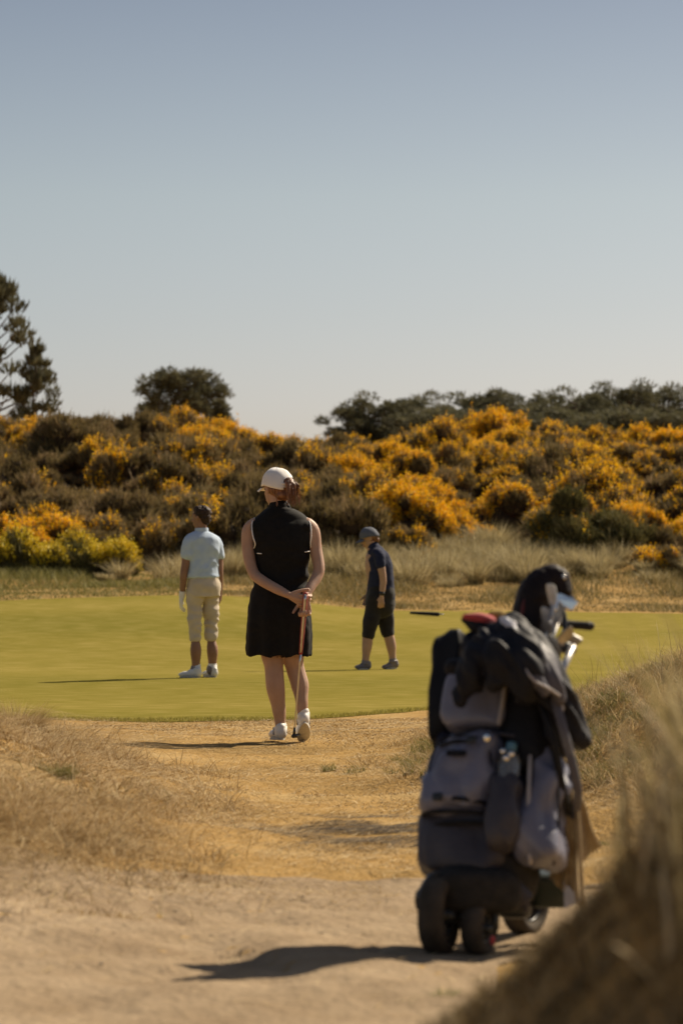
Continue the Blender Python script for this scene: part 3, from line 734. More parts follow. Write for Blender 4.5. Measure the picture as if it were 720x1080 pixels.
def head(bm, c, yaw, pitch=0.0, k=1.0):
    """c = centre of the skull; yaw: facing direction angle on the ground; face looks along +x of local"""
    R = Euler((0, pitch, yaw)).to_matrix(); c = Vector(c)
    def P(x, y, z): return c+R@(Vector((x, y, z))*k)
    rot = R.to_quaternion()
    ball(bm, P(-.012, 0, .022), (.094*k, .075*k, .088*k), rot)          # skull
    ball(bm, P(.028, 0, -.035), (.058*k, .056*k, .078*k), rot)          # face and jaw
    ball(bm, P(.058, 0, -.092), (.022*k, .026*k, .018*k), rot, 2)       # chin
    ball(bm, P(.040, .030, -.028), (.034*k, .028*k, .03*k), rot, 2); ball(bm, P(.040, -.030, -.028), (.034*k, .028*k, .03*k), rot, 2)
    ball(bm, P(.070, 0, .018), (.018*k, .045*k, .012*k), rot, 2)        # brow
    tube(bm, [P(.080, 0, .008), P(.094, 0, -.018), P(.101, 0, -.032)], [.007*k, .009*k, .012*k], n=8)   # nose
    ball(bm, P(.083, 0, -.062), (.010*k, .022*k, .006*k), rot, 2); ball(bm, P(.081, 0, -.073), (.010*k, .018*k, .006*k), rot, 2)
    for s in (-1, 1):
        ball(bm, P(-.006, s*.076, -.012), (.018*k, .008*k, .031*k), rot, 2)
        ball(bm, P(-.014, s*.083, -.006), (.012*k, .006*k, .022*k), rot, 2)
    return P, rot
def face_parts(P, rot, k, parent, brows):
    for s in (-1, 1):
        b = bmesh.new(); ball(b, P(.074, s*.031, .000), .0105*k, None, 2); bm_obj('eye', b, M_eye, parent)
        b = bmesh.new(); tube(b, [P(.086, s*.014, .018), P(.085, s*.032, .023), P(.074, s*.049, .018)], [.003, .0035, .002], n=6); bm_obj('eyebrow', b, brows, parent)
    b = bmesh.new(); tube(b, [P(.088, -.022, -.067), P(.094, 0, -.066), P(.088, .022, -.067)], [.003, .006, .003], n=8); bm_obj('lips', b, M_lips, parent)
def nz(p, s, seed=0): return mnoise.noise(Vector((p.x*s+seed, p.y*s, p.z*s)))

M_skin = mat('sunlit_skin', [(.40, .245, .165), (.46, .29, .20)], scale=14, rough=.55, spec=.35, sss=.12, bump=.0006, bscale=300)
M_skin2 = mat('tanned_skin', [(.25, .13, .08), (.31, .17, .11)], scale=14, rough=.55, spec=.35, sss=.1)
M_eye = mat('eye_white', [(.5, .46, .42), (.12, .08, .05)], scale=60, rough=.2, spec=.5)
M_lips = mat('lip_skin', [(.34, .12, .10), (.38, .15, .12)], rough=.5)
M_black = mat('black_jersey', [(.007, .0065, .006), (.011, .010, .009)], scale=40, rough=.8, spec=.2, bump=.0008, bscale=500)
M_white = mat('white_fabric', [(.76, .73, .69), (.82, .80, .76)], scale=20, rough=.8, bump=.0008, bscale=240)
M_shoe = mat('white_shoe_leather', [(.68, .66, .62), (.75, .73, .69)], scale=20, rough=.45, spec=.4)
M_sole = mat('pale_rubber_sole', [(.42, .39, .33), (.55, .52, .46)], scale=50, rough=.7, bump=.002, bscale=120)
M_auburn = mat('auburn_hair', [(.09, .034, .016), (.19, .078, .033), (.30, .14, .06)], scale=60, stretch=(1, 1, .15), rough=.45, spec=.5, bump=.004, bscale=160)
M_dkhair = mat('dark_brown_hair', [(.014, .008, .005), (.035, .018, .010), (.07, .033, .018)], scale=60, rough=.6, spec=.25, bump=.004, bscale=140)
M_blue = mat('pale_blue_pique', [(.43, .53, .68), (.50, .60, .73)], scale=18, rough=.85, sheen=.1, bump=.001, bscale=200)
M_khaki = mat('beige_cotton', [(.52, .44, .33), (.60, .51, .40)], scale=12, rough=.88, bump=.001, bscale=200)
M_navy = mat('navy_jersey', [(.014, .018, .045), (.022, .027, .062)], scale=18, rough=.85, spec=.15, sheen=.05)
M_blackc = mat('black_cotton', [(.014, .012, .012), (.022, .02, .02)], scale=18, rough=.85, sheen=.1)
M_greycap = mat('grey_blue_cap', [(.09, .10, .13), (.12, .13, .16)], scale=20, rough=.8)
M_dkshoe = mat('dark_shoe', [(.17, .145, .15), (.24, .21, .21)], scale=20, rough=.5)

def shoe(heel, toe, m_upper, parent, k=1.0, up=Vector((0, 0, 1)), stripe=None):
    """upper (one mesh) and sole (child of the upper)"""
    heel = Vector(heel); toe = Vector(toe); d = (toe-heel); L = d.length; d.normalize()
    u = (up-d*up.dot(d)).normalized(); s = d.cross(u)
    b = bmesh.new()
    def E(a, sx, h, r): 
        M = Matrix((d, s, u)).transposed().to_quaternion(); ball(b, heel+d*a*L+s*sx+u*h, r, M, 3)
    E(.10, 0, .045*k, (.042*k, .034*k, .045*k)); E(.14, 0, .075*k, (.045*k, .032*k, .030*k)); E(.35, 0, .045*k, (.07*k, .036*k, .042*k)); E(.62, .0, .034*k, (.085*k, .044*k, .030*k)); E(.84, 0, .028*k, (.055*k, .040*k, .024*k))
    up_ = fuse('shoe', b, m_upper, parent, vox=.005, smooth=3)
    b = bmesh.new(); n = 24; ra, rb = [], []
    for q, h in ((0, -.004*k), (1, .018*k)):
        ring = []
        for i in range(n):
            a = i*2*math.pi/n; x = .5+.53*math.cos(a); w = (.036+.010*math.cos(a-.3))*k
            ring.append(b.verts.new(heel+d*x*L+s*math.sin(a)*w*1.05+u*h))
        (ra if q == 0 else rb).extend(ring)
    for i in range(n): b.faces.new((ra[i], ra[(i+1) % n], rb[(i+1) % n], rb[i]))
    b.faces.new(ra[::-1]); b.faces.new(rb); bm_obj('sole', b, M_sole, up_, smooth=False)
    if stripe:
        for q in (-1, 1):
            b = bmesh.new(); tube(b, [heel+d*.30*L+s*q*.037*k+u*.03*k, heel+d*.36*L+s*q*.034*k+u*.07*k], [.004, .004], n=6); bm_obj('stripe', b, stripe, up_)
    return up_

# ================================================================== woman in black
Yw = 18.4; sw = FPX/Yw; xw = PX(304, Yw); zw = H1(xw, Yw)
def W(px, py, dy=0.0): return Vector(((px-304)/sw, dy, (778-py)/sw))
pw = thing('person', (xw, Yw, zw), 'woman in black sleeveless dress and white cap, back turned, hands clasped on a putter', 'person')
b = bmesh.new()
# legs
tube(b, [W(284, 650, .02), W(287, 682, .015), W(289, 700, 0.0), W(290.5, 719, -.012), W(294, 742, .005), W(295.5, 757, .012), W(296, 768, .015)], [.088, .074, .058, .058, .043, .034, .036])
tube(b, [W(306, 650, .02), W(308, 682, .03), W(311, 700, .045), W(316, 717, .03), W(318, 733, -.005), W(319, 745, -.02), W(320, 752, -.015)], [.088, .074, .057, .056, .040, .034, .036])
# trunk under the dress
torso(b, [(-.055, .01, .60, .17, .11), (-.055, .01, .78, .185, .13), (-.053, 0, .95, .15, .105), (-.05, 0, 1.10, .135, .10), (-.045, 0, 1.25, .15, .10), (-.045, .005, 1.35, .165, .085), (-.046, .01, 1.395, .10, .06), (-.050, .012, 1.44, .06, .055)])
# neck
tube(b, [W(296, 548, .01), W(295, 532, .012), W(293, 518, .02)], [.062, .053, .055])
HC = W(292, 510, .03); Pw, rw = head(b, HC, math.radians(126), math.radians(3), 1.03)
# arms
tube(b, [W(268, 549, .0), W(262.5, 556, .0), W(262, 576, -.02), W(267, 598, -.075), W(276, 607, -.12), W(292, 616, -.185), W(304, 622, -.225)], [.044, .045, .039, .035, .034, .031, .024])
tube(b, [W(324, 549, .0), W(329.5, 556, .0), W(333, 576, -.02), W(336.5, 594, -.06), W(334, 604, -.09), W(328, 614, -.145), W(322.5, 624, -.20)], [.046, .047, .040, .036, .035, .031, .024])
# right hand wraps the grip, left hand wraps the right wrist
hand(b, W(322.5, 625, -.205), Vector((.00, -.02, -1)), Vector((-.15, -1, 0)), 1, 1.0, curl=(.95, 1.0, 1.05, 1.1), spread=.02, thumb=1.0)
hand(b, W(305, 622.5, -.228), Vector((.92, -.02, -.36)), Vector((.25, .85, .1)), 1, 1.0, curl=(.55, .6, .65, .6), thumb=.5)
body_w = fuse('body', b, M_skin, pw, vox=.0048, smooth=3)
face_parts(Pw, rw, 1.03, pw, M_auburn)
# dress
b = bmesh.new()
torso(b, [(W(294, 688).x, .0, .535, .198, .150), (W(294, 670).x, 0, .64, .197, .155), (W(294.5, 650).x, 0, .76, .193, .158), (W(295, 632).x, 0, .865, .183, .145), (W(296, 614).x, 0, .97, .166, .128),
          (W(296.5, 598).x, 0, 1.06, .160, .122), (W(297, 582).x, 0, 1.15, .168, .124), (W(297, 566).x, -.005, 1.245, .178, .122), (W(297, 552).x, 0, 1.325, .178, .108), (W(296.5, 546).x, .008, 1.365, .168, .095), (W(296, 541).x, .012, 1.402, .130, .084), (W(295.5, 537).x, .014, 1.435, .082, .072)], n=40)
tube(b, [W(295.5, 542, .013), W(295, 532.5, .013)], [.074, .066], n=20, caps=True)
ball(b, W(272, 552, 0), (.05, .07, .05)); ball(b, W(321, 552, 0), (.05, .07, .05))
def dress_fold(p):
    lo = max(0, min(1, (.98-p.z)/.4)); a = math.atan2(p.y, p.x+.05)
    f = .010*lo*math.sin(a*9+3*nz(p, 2.0))*1.0 + .008*nz(p, 7)+.007*(abs(nz(Vector((p.x, p.y, p.z*1.8)), 9, 5))-.2)
    w = max(0, 1-abs(p.z-1.02)/.2); return f+w*.008*math.sin(p.z*70+6*nz(p, 5, 3))*max(0, nz(p, 6, 8)+.3)+.006
dress = fuse('dress', b, M_black, pw, vox=.007, smooth=3, folds=dress_fold, cut=lambda c, n: n.z < -.6 and c.z < .56+.01)
# armhole piping, collar and waist accents
for sgn, pts in ((-1, [W(268.5, 541.5, .005), W(265.8, 548, -.055), W(267, 560, -.095), W(269.5, 569, -.085), W(268, 574, -.03)]),
                 (1, [W(323.5, 541.5, .005), W(327.3, 548, -.055), W(328.3, 560, -.088), W(327.5, 569, -.07), W(328.5, 575, -.02)])):
    b = bmesh.new(); tube(b, pts, [.0042]*5, n=8); bm_obj('piping', b, M_white, dress)
for pts in ([W(272, 579, -.105), W(276, 579.3, -.117)], [W(322, 577.5, -.108), W(326.5, 577, -.092)]):
    b = bmesh.new(); tube(b, pts, [.0035]*2, n=6); bm_obj('trim', b, M_white, dress)
# cap
Rw = Euler((0, math.radians(3), math.radians(126))).to_matrix()
def CW(x, y, z): return HC+Rw@(Vector((x, y, z))*1.03)
def make_cap(C, R, k, m, parent, brim_l=.075, open_back=True):
    n, r_ = 36, 14; V = []; F = []
    for j in range(r_+1):
        ph = j/r_*math.pi/2*1.02
        for i in range(n):
            a = i*2*math.pi/n; cr = math.cos(ph)**.8 if math.cos(ph) > 0 else 0
            seam = 1-.012*math.exp(-((((a+math.pi/6) % (math.pi/3))-math.pi/6)/.05)**2)
            wr = 1+.03*mnoise.noise(Vector((math.cos(a)*3, math.sin(a)*3, ph*4)))+.02*abs(mnoise.noise(Vector((math.cos(a)*6, math.sin(a)*6, ph*2))))
            V.append(C(-.010+.108*cr*math.cos(a)*seam*wr, .090*cr*math.sin(a)*seam*wr, .012+.106*math.sin(ph)*wr-.030*(1-math.sin(ph))*max(0,-math.cos(a))+.004*math.cos(a)))
    for j in range(r_):
        for i in range(n):
            if open_back and j < 4 and abs(((i/n*2*math.pi)-math.pi)) < .42-.08*j: continue
            F.append((j*n+i, j*n+(i+1) % n, (j+1)*n+(i+1) % n, (j+1)*n+i))
    me = bpy.data.meshes.new('cap'); me.from_pydata([v[:] for v in V], [], F); me.update()
    me.polygons.foreach_set('use_smooth', np.ones(len(me.polygons), dtype=bool))
    cap = mesh_obj('cap', me, m, parent); s = cap.modifiers.new('t', 'SOLIDIFY'); s.thickness = .004; s.offset = 1
    V = []; F = []; nn = 16
    for j in range(5):
        for i in range(nn+1):
            a = (i/nn-.5)*2.0; ra = .097+brim_l*(j/4)*math.cos(a*.95)**.7
            V.append(C(ra*math.cos(a)-.0, .088*math.sin(a)*(1+.0*j), .014-.018*(j/4)**1.2-.022*(math.sin(a)**2)))
    for j in range(4):
        for i in range(nn): F.append((j*(nn+1)+i, j*(nn+1)+i+1, (j+1)*(nn+1)+i+1, (j+1)*(nn+1)+i))
    me = bpy.data.meshes.new('brim'); me.from_pydata([v[:] for v in V], [], F); me.update()
    me.polygons.foreach_set('use_smooth', np.ones(len(me.polygons), dtype=bool))
    br = mesh_obj('brim', me, m, cap); s = br.modifiers.new('t', 'SOLIDIFY'); s.thickness = .004
    b = bmesh.new(); ball(b, C(-.010, 0, .121), (.008, .008, .005), None, 2); bm_obj('button', b, m, cap)
    return cap
cap_w = make_cap(CW, Rw, 1, M_white, pw)
b = bmesh.new(); ar = [math.pi+t*.42 for t in (-1, -.6, -.2, .2, .6, 1)]
tube(b, [CW(-.010+.110*math.cos(a), .092*math.sin(a), .018) for a in ar], [.006]*6, n=8); bm_obj('strap', b, M_white, cap_w)
# hair: nape, bun and loose pony tail through the cap's opening
b = bmesh.new()
ball(b, CW(-.030, 0, -.008), (.080, .077, .058)); ball(b, CW(-.055, 0, -.042), (.050, .058, .042)); ball(b, CW(-.092, 0, .005), (.028, .030, .030))
tube(b, [CW(-.095, .0, .022), CW(-.128, .002, .030), CW(-.150, .004, .000), CW(-.145, .002, -.045), CW(-.138, .0, -.080)], [.018, .026, .031, .026, .008])
hair_w = fuse('hair', b, M_auburn, pw, vox=.005, smooth=2, folds=lambda p: .006*nz(p, 30)+.004*nz(Vector((p.x*3, p.y*3, p.z*.4)), 26))
b = bmesh.new(); rr = random.Random(5)
for k in range(60):
    s0 = Vector((-.110-.03*rr.random(), rr.uniform(-.02, .02), .035+rr.uniform(-.01, .02))); q = rr.uniform(-.035, .035)
    pts = [CW(*s0), CW(-.150-.03*rr.random(), q, .01), CW(-.152-.035*rr.random(), q*1.2, -.04), CW(-.145-.04*rr.random(), q*1.5, -.085-.035*rr.random())]
    tube(b, pts, [.0022, .0024, .0020, .0008], n=5, caps=False)
for k in range(14):
    sd_ = rr.choice((-1, 1)); pts = [CW(-.06, sd_*.065, -.03), CW(-.075, sd_*.060, -.065), CW(-.07-.03*rr.random(), sd_*(.05+.02*rr.random()), -.10-.02*rr.random())]
    tube(b, pts, [.002, .002, .0008], n=5, caps=False)
bm_obj('loose_strand', b, M_auburn, hair_w)
b = bmesh.new(); tube(b, [CW(-.112+.0*k, .024*math.cos(k*math.pi/4), .024+.024*math.sin(k*math.pi/4)) for k in range(9)], [.006]*9, n=6, caps=False); bm_obj('hair_tie', b, M_blackc, hair_w)
# shoes: left flat on the turf, right heel lifted
shoe(W(297.5, 774.5, -.035), W(288, 776, .185), M_shoe, pw, 1.0, stripe=M_greycap)
shoe(W(321.5, 757, -.075), W(318.5, 777.5, .10), M_shoe, pw, 1.02, up=Vector((0, -.25, 1)), stripe=M_greycap)
for c in (W(296.3, 763, .012), W(320, 748, -.02)):
    b = bmesh.new(); tube(b, [c+Vector((0, 0, -.03)), c+Vector((0, 0, .012))], [.040, .037], n=18); bm_obj('sock', b, M_white, pw)
# smartwatch-like band on the right elbow is a sleeve mark in the photo: left out

# putter (held: a thing of its own)
M_grip = mat('red_rubber_grip', [(.30, .045, .035), (.38, .08, .06)], scale=60, rough=.6)
M_steel = mat('brushed_steel', [(.55, .53, .50), (.65, .63, .6)], scale=30, rough=.28, metal=1.0)
M_chrome = mat('chrome', [(.75, .74, .72), (.85, .84, .82)], scale=10, rough=.12, metal=1.0)
M_blackm = mat('black_metal', [(.012, .012, .013), (.02, .02, .022)], scale=20, rough=.3, spec=.5)
pg = W(322, 630, -.245); ph_ = W(310.5, 770, -.13)
pt = thing('putter', (xw+ph_.x, Yw+ph_.y, zw), 'putter with a red and silver grip held upright behind the woman in black', 'golf club')
off = Vector((ph_.x, ph_.y, 0)); A = pg-off; B = W(310.5, 768, -.13)-off
def on(t): return A.lerp(B, t)
b = bmesh.new(); tube(b, [on(-.06), on(.15), on(.385)], [(.015), (.0145), (.011)], n=14); bm_obj('grip', b, M_grip, pt)
b = bmesh.new(); tube(b, [on(-.055)+Vector((-.0, -.0085, 0)), on(.15)+Vector((0, -.009, 0)), on(.375)+Vector((0, -.007, 0))], [.009, .0085, .006], n=10); bm_obj('grip_panel', b, M_steel, pt)
b = bmesh.new(); tube(b, [on(.38), on(.8), on(1.0)], [.0062, .0050, .0048], n=10); bm_obj('shaft', b, M_steel, pt)
b = bmesh.new(); bmesh.ops.create_cube(b, size=1, matrix=Matrix.Translation(on(1.0)+Vector((.012, .03, -.012)))@Matrix.Rotation(1.15, 4, 'Z')@Matrix.Diagonal((.100, .024, .024, 1)))
bmesh.ops.bevel(b, geom=b.edges[:], offset=.006, segments=3, affect='EDGES'); tube(b, [on(.955), on(1.0)+Vector((0, 0, -.004))], [.0075, .009], n=10)
bm_obj('club_head', b, M_blackm, pt)

# ================================================================== golfer in pale blue shirt
Ym = 29.4; sm = FPX/Ym; xm = PX(211, Ym); zm = H1(xm, Ym)
def Mn(px, py, dy=0.0): return Vector(((px-211)/sm, dy, (712-py)/sm))
pm = thing('person', (xm, Ym, zm), 'golfer with short dark hair in pale blue polo and cropped beige trousers, white glove', 'person')
b = bmesh.new()
yawm = math.radians(38)
tube(b, [Mn(207, 622, -.03), Mn(206, 645, -.04), Mn(206.5, 668, -.05), Mn(207, 683, -.055), Mn(207, 697, -.04), Mn(207, 704, -.035)], [.070, .055, .038, .056, .042, .042])
tube(b, [Mn(221, 622, .04), Mn(222, 645, .05), Mn(222.5, 668, .05), Mn(224, 683, .035), Mn(224, 697, .05), Mn(224, 704, .05)], [.070, .055, .038, .056, .042, .042])
torso(b, [(.03, 0, .80, .155, .115), (.035, 0, .95, .155, .115), (.03, 0, 1.1, .135, .105), (.03, 0, 1.25, .15, .105), (.02, 0, 1.37, .155, .085), (.01, 0, 1.43, .07, .06)], yaw=.35)
tube(b, [Mn(213, 563, .0), Mn(212.5, 553, 0), Mn(211.5, 546, .0)], [.062, .052, .055])
HM = Mn(211.5, 542.5, .01); Pm, rm = head(b, HM, math.radians(150), math.radians(4), .98)
tube(b, [Mn(200, 568, -.06), Mn(197.5, 574, -.07), Mn(196.5, 590, -.08), Mn(194.5, 603, -.085), Mn(193.5, 614, -.06), Mn(192.5, 624, -.04)], [.050, .048, .042, .038, .032, .024])
tube(b, [Mn(227, 568, .05), Mn(230, 574, .06), Mn(231, 590, .05), Mn(231.5, 602, .04), Mn(232, 612, .06), Mn(232, 621, .08)], [.050, .047, .041, .036, .030, .023])
hand(b, Mn(232, 621, .08), Vector((0, .2, -1)), Vector((-1, .1, 0)), 1, .95, curl=(.3, .35, .4, .45))
fuse('body', b, M_skin2, pm, vox=.0065, smooth=3)
face_parts(Pm, rm, .98, pm, M_dkhair)
b = bmesh.new(); hand(b, Mn(192.5, 623, -.04), Vector((-.12, .1, -1)), Vector((1, .3, 0)), -1, 1.13, curl=(.25, .3, .35, .4)); tube(b, [Mn(192.7, 621.5, -.042), Mn(192.3, 626, -.04)], [.031, .030])
fuse('glove', b, M_white, pm, vox=.005, smooth=2)
b = bmesh.new()
torso(b, [(.025, 0, .985, .168, .130), (.03, 0, 1.06, .160, .125), (.03, 0, 1.16, .160, .122), (.03, 0, 1.27, .172, .122), (.025, 0, 1.36, .178, .105), (.018, 0, 1.405, .14, .085), (.015, 0, 1.44, .072, .066)], n=32, yaw=.35)
tube(b, [Mn(205, 566, -.04), Mn(199, 570, -.06), Mn(198, 583, -.075)], [.058, .062, .063], n=18)
tube(b, [Mn(223, 566, .03), Mn(229, 571, .055), Mn(230.5, 583, .055)], [.058, .060, .059], n=18)
shirt = fuse('polo_shirt', b, M_blue, pm, vox=.008, smooth=3, folds=lambda p: .010*nz(p, 6)+.016*(.3-abs(nz(p, 8, 3)))+.012*abs(nz(p, 9, 3))*max(0, 1-abs(p.z-1.05)/.18)+.004*nz(p, 18))
b = bmesh.new(); tube(b, [Mn(212.8, 559, .0), Mn(212.6, 554, .0)], [.070, .064], n=20, caps=False); bm_obj('collar', b, M_blue, shirt)
b = bmesh.new()
torso(b, [(.035, 0, .80, .168, .130), (.038, 0, .90, .175, .138), (.035, 0, .98, .158, .122), (.03, 0, 1.03, .150, .115)], n=32, yaw=.3)
tube(b, [Mn(207, 618, -.03), Mn(205.5, 640, -.04), Mn(206, 655, -.045), Mn(206.3, 669, -.05)], [.098, .072, .060, .056], n=20)
tube(b, [Mn(221.5, 618, .04), Mn(222.5, 640, .05), Mn(223, 655, .05), Mn(223, 669, .05)], [.098, .074, .062, .058], n=20)
tr = fuse('cropped_trousers', b, M_khaki, pm, vox=.008, smooth=3, folds=lambda p: .014*nz(p, 7)+.020*(.46-abs(nz(Vector((p.x, p.y, p.z*1.7)), 7, 9)))*(.6+max(0, 1-abs(p.z-.55)/.3)))
b = bmesh.new(); torso(b, [(.03, 0, .985, .164, .128), (.03, 0, 1.015, .162, .126)], n=32, yaw=.3); bm_obj('belt', b, M_white, tr)
b = bmesh.new()
PH = lambda x, y, z: HM+Euler((0, math.radians(4), math.radians(150))).to_matrix()@Vector((x, y, z))
rq = Euler((0, math.radians(4), math.radians(150))).to_quaternion()
ball(b, PH(-.026, 0, .034), (.090, .082, .078), rq); ball(b, PH(-.060, 0, -.02), (.052, .068, .062), rq); ball(b, PH(-.005, 0, .070), (.07, .072, .046), rq)
fuse('hair', b, M_dkhair, pm, vox=.006, smooth=2, folds=lambda p: .010*nz(p, 22)+.006*nz(p, 50))
s1 = shoe(Mn(211.5, 711.5, -.10), Mn(190.5, 711.5, .0), M_shoe, pm, 1.0); s2 = shoe(Mn(227.5, 711.5, .0), Mn(215, 711, .20), M_shoe, pm, 1.0)
for c in (Mn(207.3, 701, -.035), Mn(224, 701, .05)):
    b = bmesh.new(); tube(b, [c+Vector((0, 0, -.03)), c+Vector((0, 0, .022))], [.047, .045], n=16); bm_obj('sock', b, M_white, pm)
    b = bmesh.new(); tube(b, [c+Vector((-.01, 0, -.028)), c+Vector((-.01, 0, -.012))], [.052, .049], n=16); bm_obj('shoe_collar', b, M_dkshoe, pm)

# ================================================================== walking golfer in navy
Y3 = 34.0; s3 = FPX/Y3; x3 = PX(398, Y3); z3 = H1(x3, Y3)
def N(px, py, dy=0.0): return Vector(((px-398)/s3, dy, (709-py)/s3))
p3 = thing('person', (x3, Y3, z3), 'golfer in a navy top, black knee-length trousers and grey cap walking left, head bowed', 'person')
b = bmesh.new()
tube(b, [N(398, 634, -.07), N(392, 652, -.07), N(388, 670, -.07), N(387, 682, -.07), N(385.5, 696, -.07), N(385, 703, -.07)], [.11, .088, .062, .060, .042, .042])
tube(b, [N(402, 634, .07), N(406, 652, .07), N(409, 670, .07), N(412, 682, .07), N(413.5, 694, .07), N(414, 701, .07)], [.11, .088, .062, .060, .042, .042])
tube(b, [N(401, 632, 0), N(400, 615, 0), N(398, 600, 0), N(396, 588, 0), N(394, 582, 0)], [(.15, .13), (.14, .13), (.145, .14), (.12, .13), (.08, .07)])
tube(b, [N(394, 584, 0), N(391.5, 576, 0), N(390, 571, 0)], [.062, .055, .055])
H3 = N(389, 570, 0); P3, r3 = head(b, H3, math.radians(183), math.radians(20), 1.0)
tube(b, [N(400, 590, -.15), N(401.5, 600, -.185), N(403.5, 613, -.19), N(403, 622, -.19), N(402, 631, -.195)], [.044, .046, .040, .036, .026])
tube(b, [N(398, 588, .15), N(395, 600, .18), N(394, 613, .17), N(390, 622, .14), N(388, 629, .10)], [.052, .047, .040, .034, .026])
hand(b, N(402, 631, -.195), Vector((-.05, .05, -1)), Vector((0, 1, 0)), -1, 1.0, curl=(.4, .45, .5, .5)); hand(b, N(388, 629, .10), Vector((-.2, -.1, -1)), Vector((0, -1, 0)), 1, 1.0, curl=(.4, .45, .5, .5))
fuse('body', b, M_skin, p3, vox=.0065, smooth=3)
face_parts(P3, r3, 1.0, p3, M_dkhair)
b = bmesh.new()
tube(b, [N(402, 631, 0), N(401.5, 618, 0), N(400.5, 604, 0), N(398.5, 592, 0), N(396, 585, 0), N(393.8, 580, 0)], [(.160, .160), (.150, .150), (.152, .160), (.135, .17), (.10, .13), (.07, .07)], n=28)
tube(b, [N(397.5, 587, -.11), N(400, 590, -.155), N(401, 598, -.182)], [.066, .070, .062], n=16); tube(b, [N(397, 587, .12), N(396, 593, .165), N(395, 599, .18)], [.062, .062, .060], n=16)
fuse('top', b, M_navy, p3, vox=.008, smooth=3, folds=lambda p: .012*nz(p, 6)+.008*abs(nz(p, 12, 3)))
b = bmesh.new()
tube(b, [N(401, 640, 0), N(401.5, 630, 0), N(401.5, 622, 0)], [(.168, .168), (.165, .165), (.150, .15)], n=28)
tube(b, [N(398, 634, -.07), N(392.5, 651, -.07), N(388.5, 671, -.07)], [.118, .096, .074], n=20); tube(b, [N(402, 634, .07), N(406, 651, .07), N(409, 670, .07)], [.118, .096, .072], n=20)
fuse('knee_trousers', b, M_blackc, p3, vox=.008, smooth=3, folds=lambda p: .012*nz(p, 7)+.004)
R3 = Euler((0, math.radians(20), math.radians(183))).to_matrix()
make_cap(lambda x, y, z: H3+R3@Vector((x, y, z)), R3, 1, M_greycap, p3, open_back=False)
b = bmesh.new(); rq = R3.to_quaternion(); PH = lambda x, y, z: H3+R3@Vector((x, y, z))
ball(b, PH(-.035, 0, .0), (.078, .080, .065), rq); ball(b, PH(-.075, 0, -.045), (.03, .045, .04), rq); fuse('hair', b, M_auburn, p3, vox=.006, smooth=2, folds=lambda p: .008*nz(p, 25))
b = bmesh.new(); tube(b, [N(402.4, 627.5, -.193), N(402.2, 629, -.194)], [.033, .032], n=14); bm_obj('bracelet', b, M_blackm, p3)
shoe(N(389, 708.5, -.07), N(377, 708.8, -.08), M_dkshoe, p3, 1.0); shoe(N(418.5, 707.5, .07), N(405.5, 709, .06), M_dkshoe, p3, 1.0)
for c in (N(385, 702, -.07), N(414, 700.5, .07)):
    b = bmesh.new(); tube(b, [c+Vector((0, 0, -.02)), c+Vector((0, 0, .02))], [.046, .045], n=16); bm_obj('sock', b, M_dkshoe, p3)

# dark tapered rod, paler at one end, lying at the far edge of the green
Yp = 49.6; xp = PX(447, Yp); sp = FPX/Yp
rod_body = thing('rod', (xp, Yp, H1(xp, Yp)+.015), 'dark rod lying at the far edge of the green right of the walking golfer', 'rod')
b = bmesh.new(); tube(b, [(-.22, .0, .04), (.0, -.15, .03), (.22, -.3, .02)], [.022, .030, .034], n=12); bm_obj('rod_body', b, M_blackc, rod_body)
b = bmesh.new(); tube(b, [(.22, -.3, .02), (.30, -.35, .02)], [.015, .012], n=10); bm_obj('rod_tip', b, M_steel, rod_body)
# ================================================================== golf bag on its trolley
YB = 8.4; sB = FPX/YB; xB = PX(500, YB); zB = H1(xB, YB)
def G(px, py, dy=0.0): return Vector(((px-500)/sB, dy, (1003-py)/sB))
def at_bag(dx=0, dy=0): return (xB+dx, YB+dy, zB)
M_bagnavy = mat('dark_navy_nylon', [(.012, .013, .024), (.020, .021, .038)], scale=14, rough=.5, spec=.3, bump=.0015, bscale=90)
M_baggrey = mat('grey_violet_nylon', [(.115, .118, .160), (.195, .195, .255)], scale=7, rough=.36, spec=.5, bump=.0015, bscale=90)
M_bagbrown = mat('dark_grey_nylon', [(.036, .034, .044), (.060, .056, .068)], scale=10, rough=.5, spec=.35, bump=.0015, bscale=90)
M_bagblack = mat('black_nylon', [(.006, .0055, .006), (.011, .010, .012)], scale=14, rough=.6, spec=.25, bump=.0015, bscale=90)
M_pipe = mat('pale_piping', [(.34, .31, .31), (.44, .41, .40)], scale=30, rough=.5)
M_rubber = mat('black_rubber', [(.014, .013, .012), (.028, .025, .022)], scale=30, rough=.75, spec=.3, bump=.002, bscale=80)
M_dust = mat('dusty_tyre', [(.030, .026, .022), (.085, .068, .050)], scale=12, rough=.9, spec=.2, bump=.002, bscale=120)
M_plast = mat('dark_plastic', [(.018, .020, .019), (.030, .032, .030)], scale=20, rough=.38, spec=.5)
M_alu = mat('satin_aluminium', [(.50, .48, .45), (.60, .58, .55)], scale=30, rough=.35, metal=.85)
M_red = mat('red_knit', [(.42, .045, .05), (.52, .07, .07)], scale=40, rough=.8, sheen=.3, bump=.002, bscale=160)
M_gold = mat('ochre_knit', [(.32, .20, .05), (.42, .28, .08)], scale=40, rough=.85, bump=.002, bscale=160)
M_cover = mat('black_leatherette', [(.008, .005, .005), (.016, .009, .009)], scale=14, rough=.6, spec=.2, bump=.001, bscale=100)
M_tan = mat('tan_towel', [(.34, .255, .145), (.42, .32, .19)], scale=40, rough=.95, bump=.003, bscale=200, trans=.25)
M_iron = mat('worn_iron_head', [(.35, .34, .32), (.5, .48, .45)], scale=30, rough=.42, metal=.9)
M_jack = mat('dark_jacket_cloth', [(.006, .006, .009), (.012, .012, .018)], scale=12, rough=.65, spec=.25)
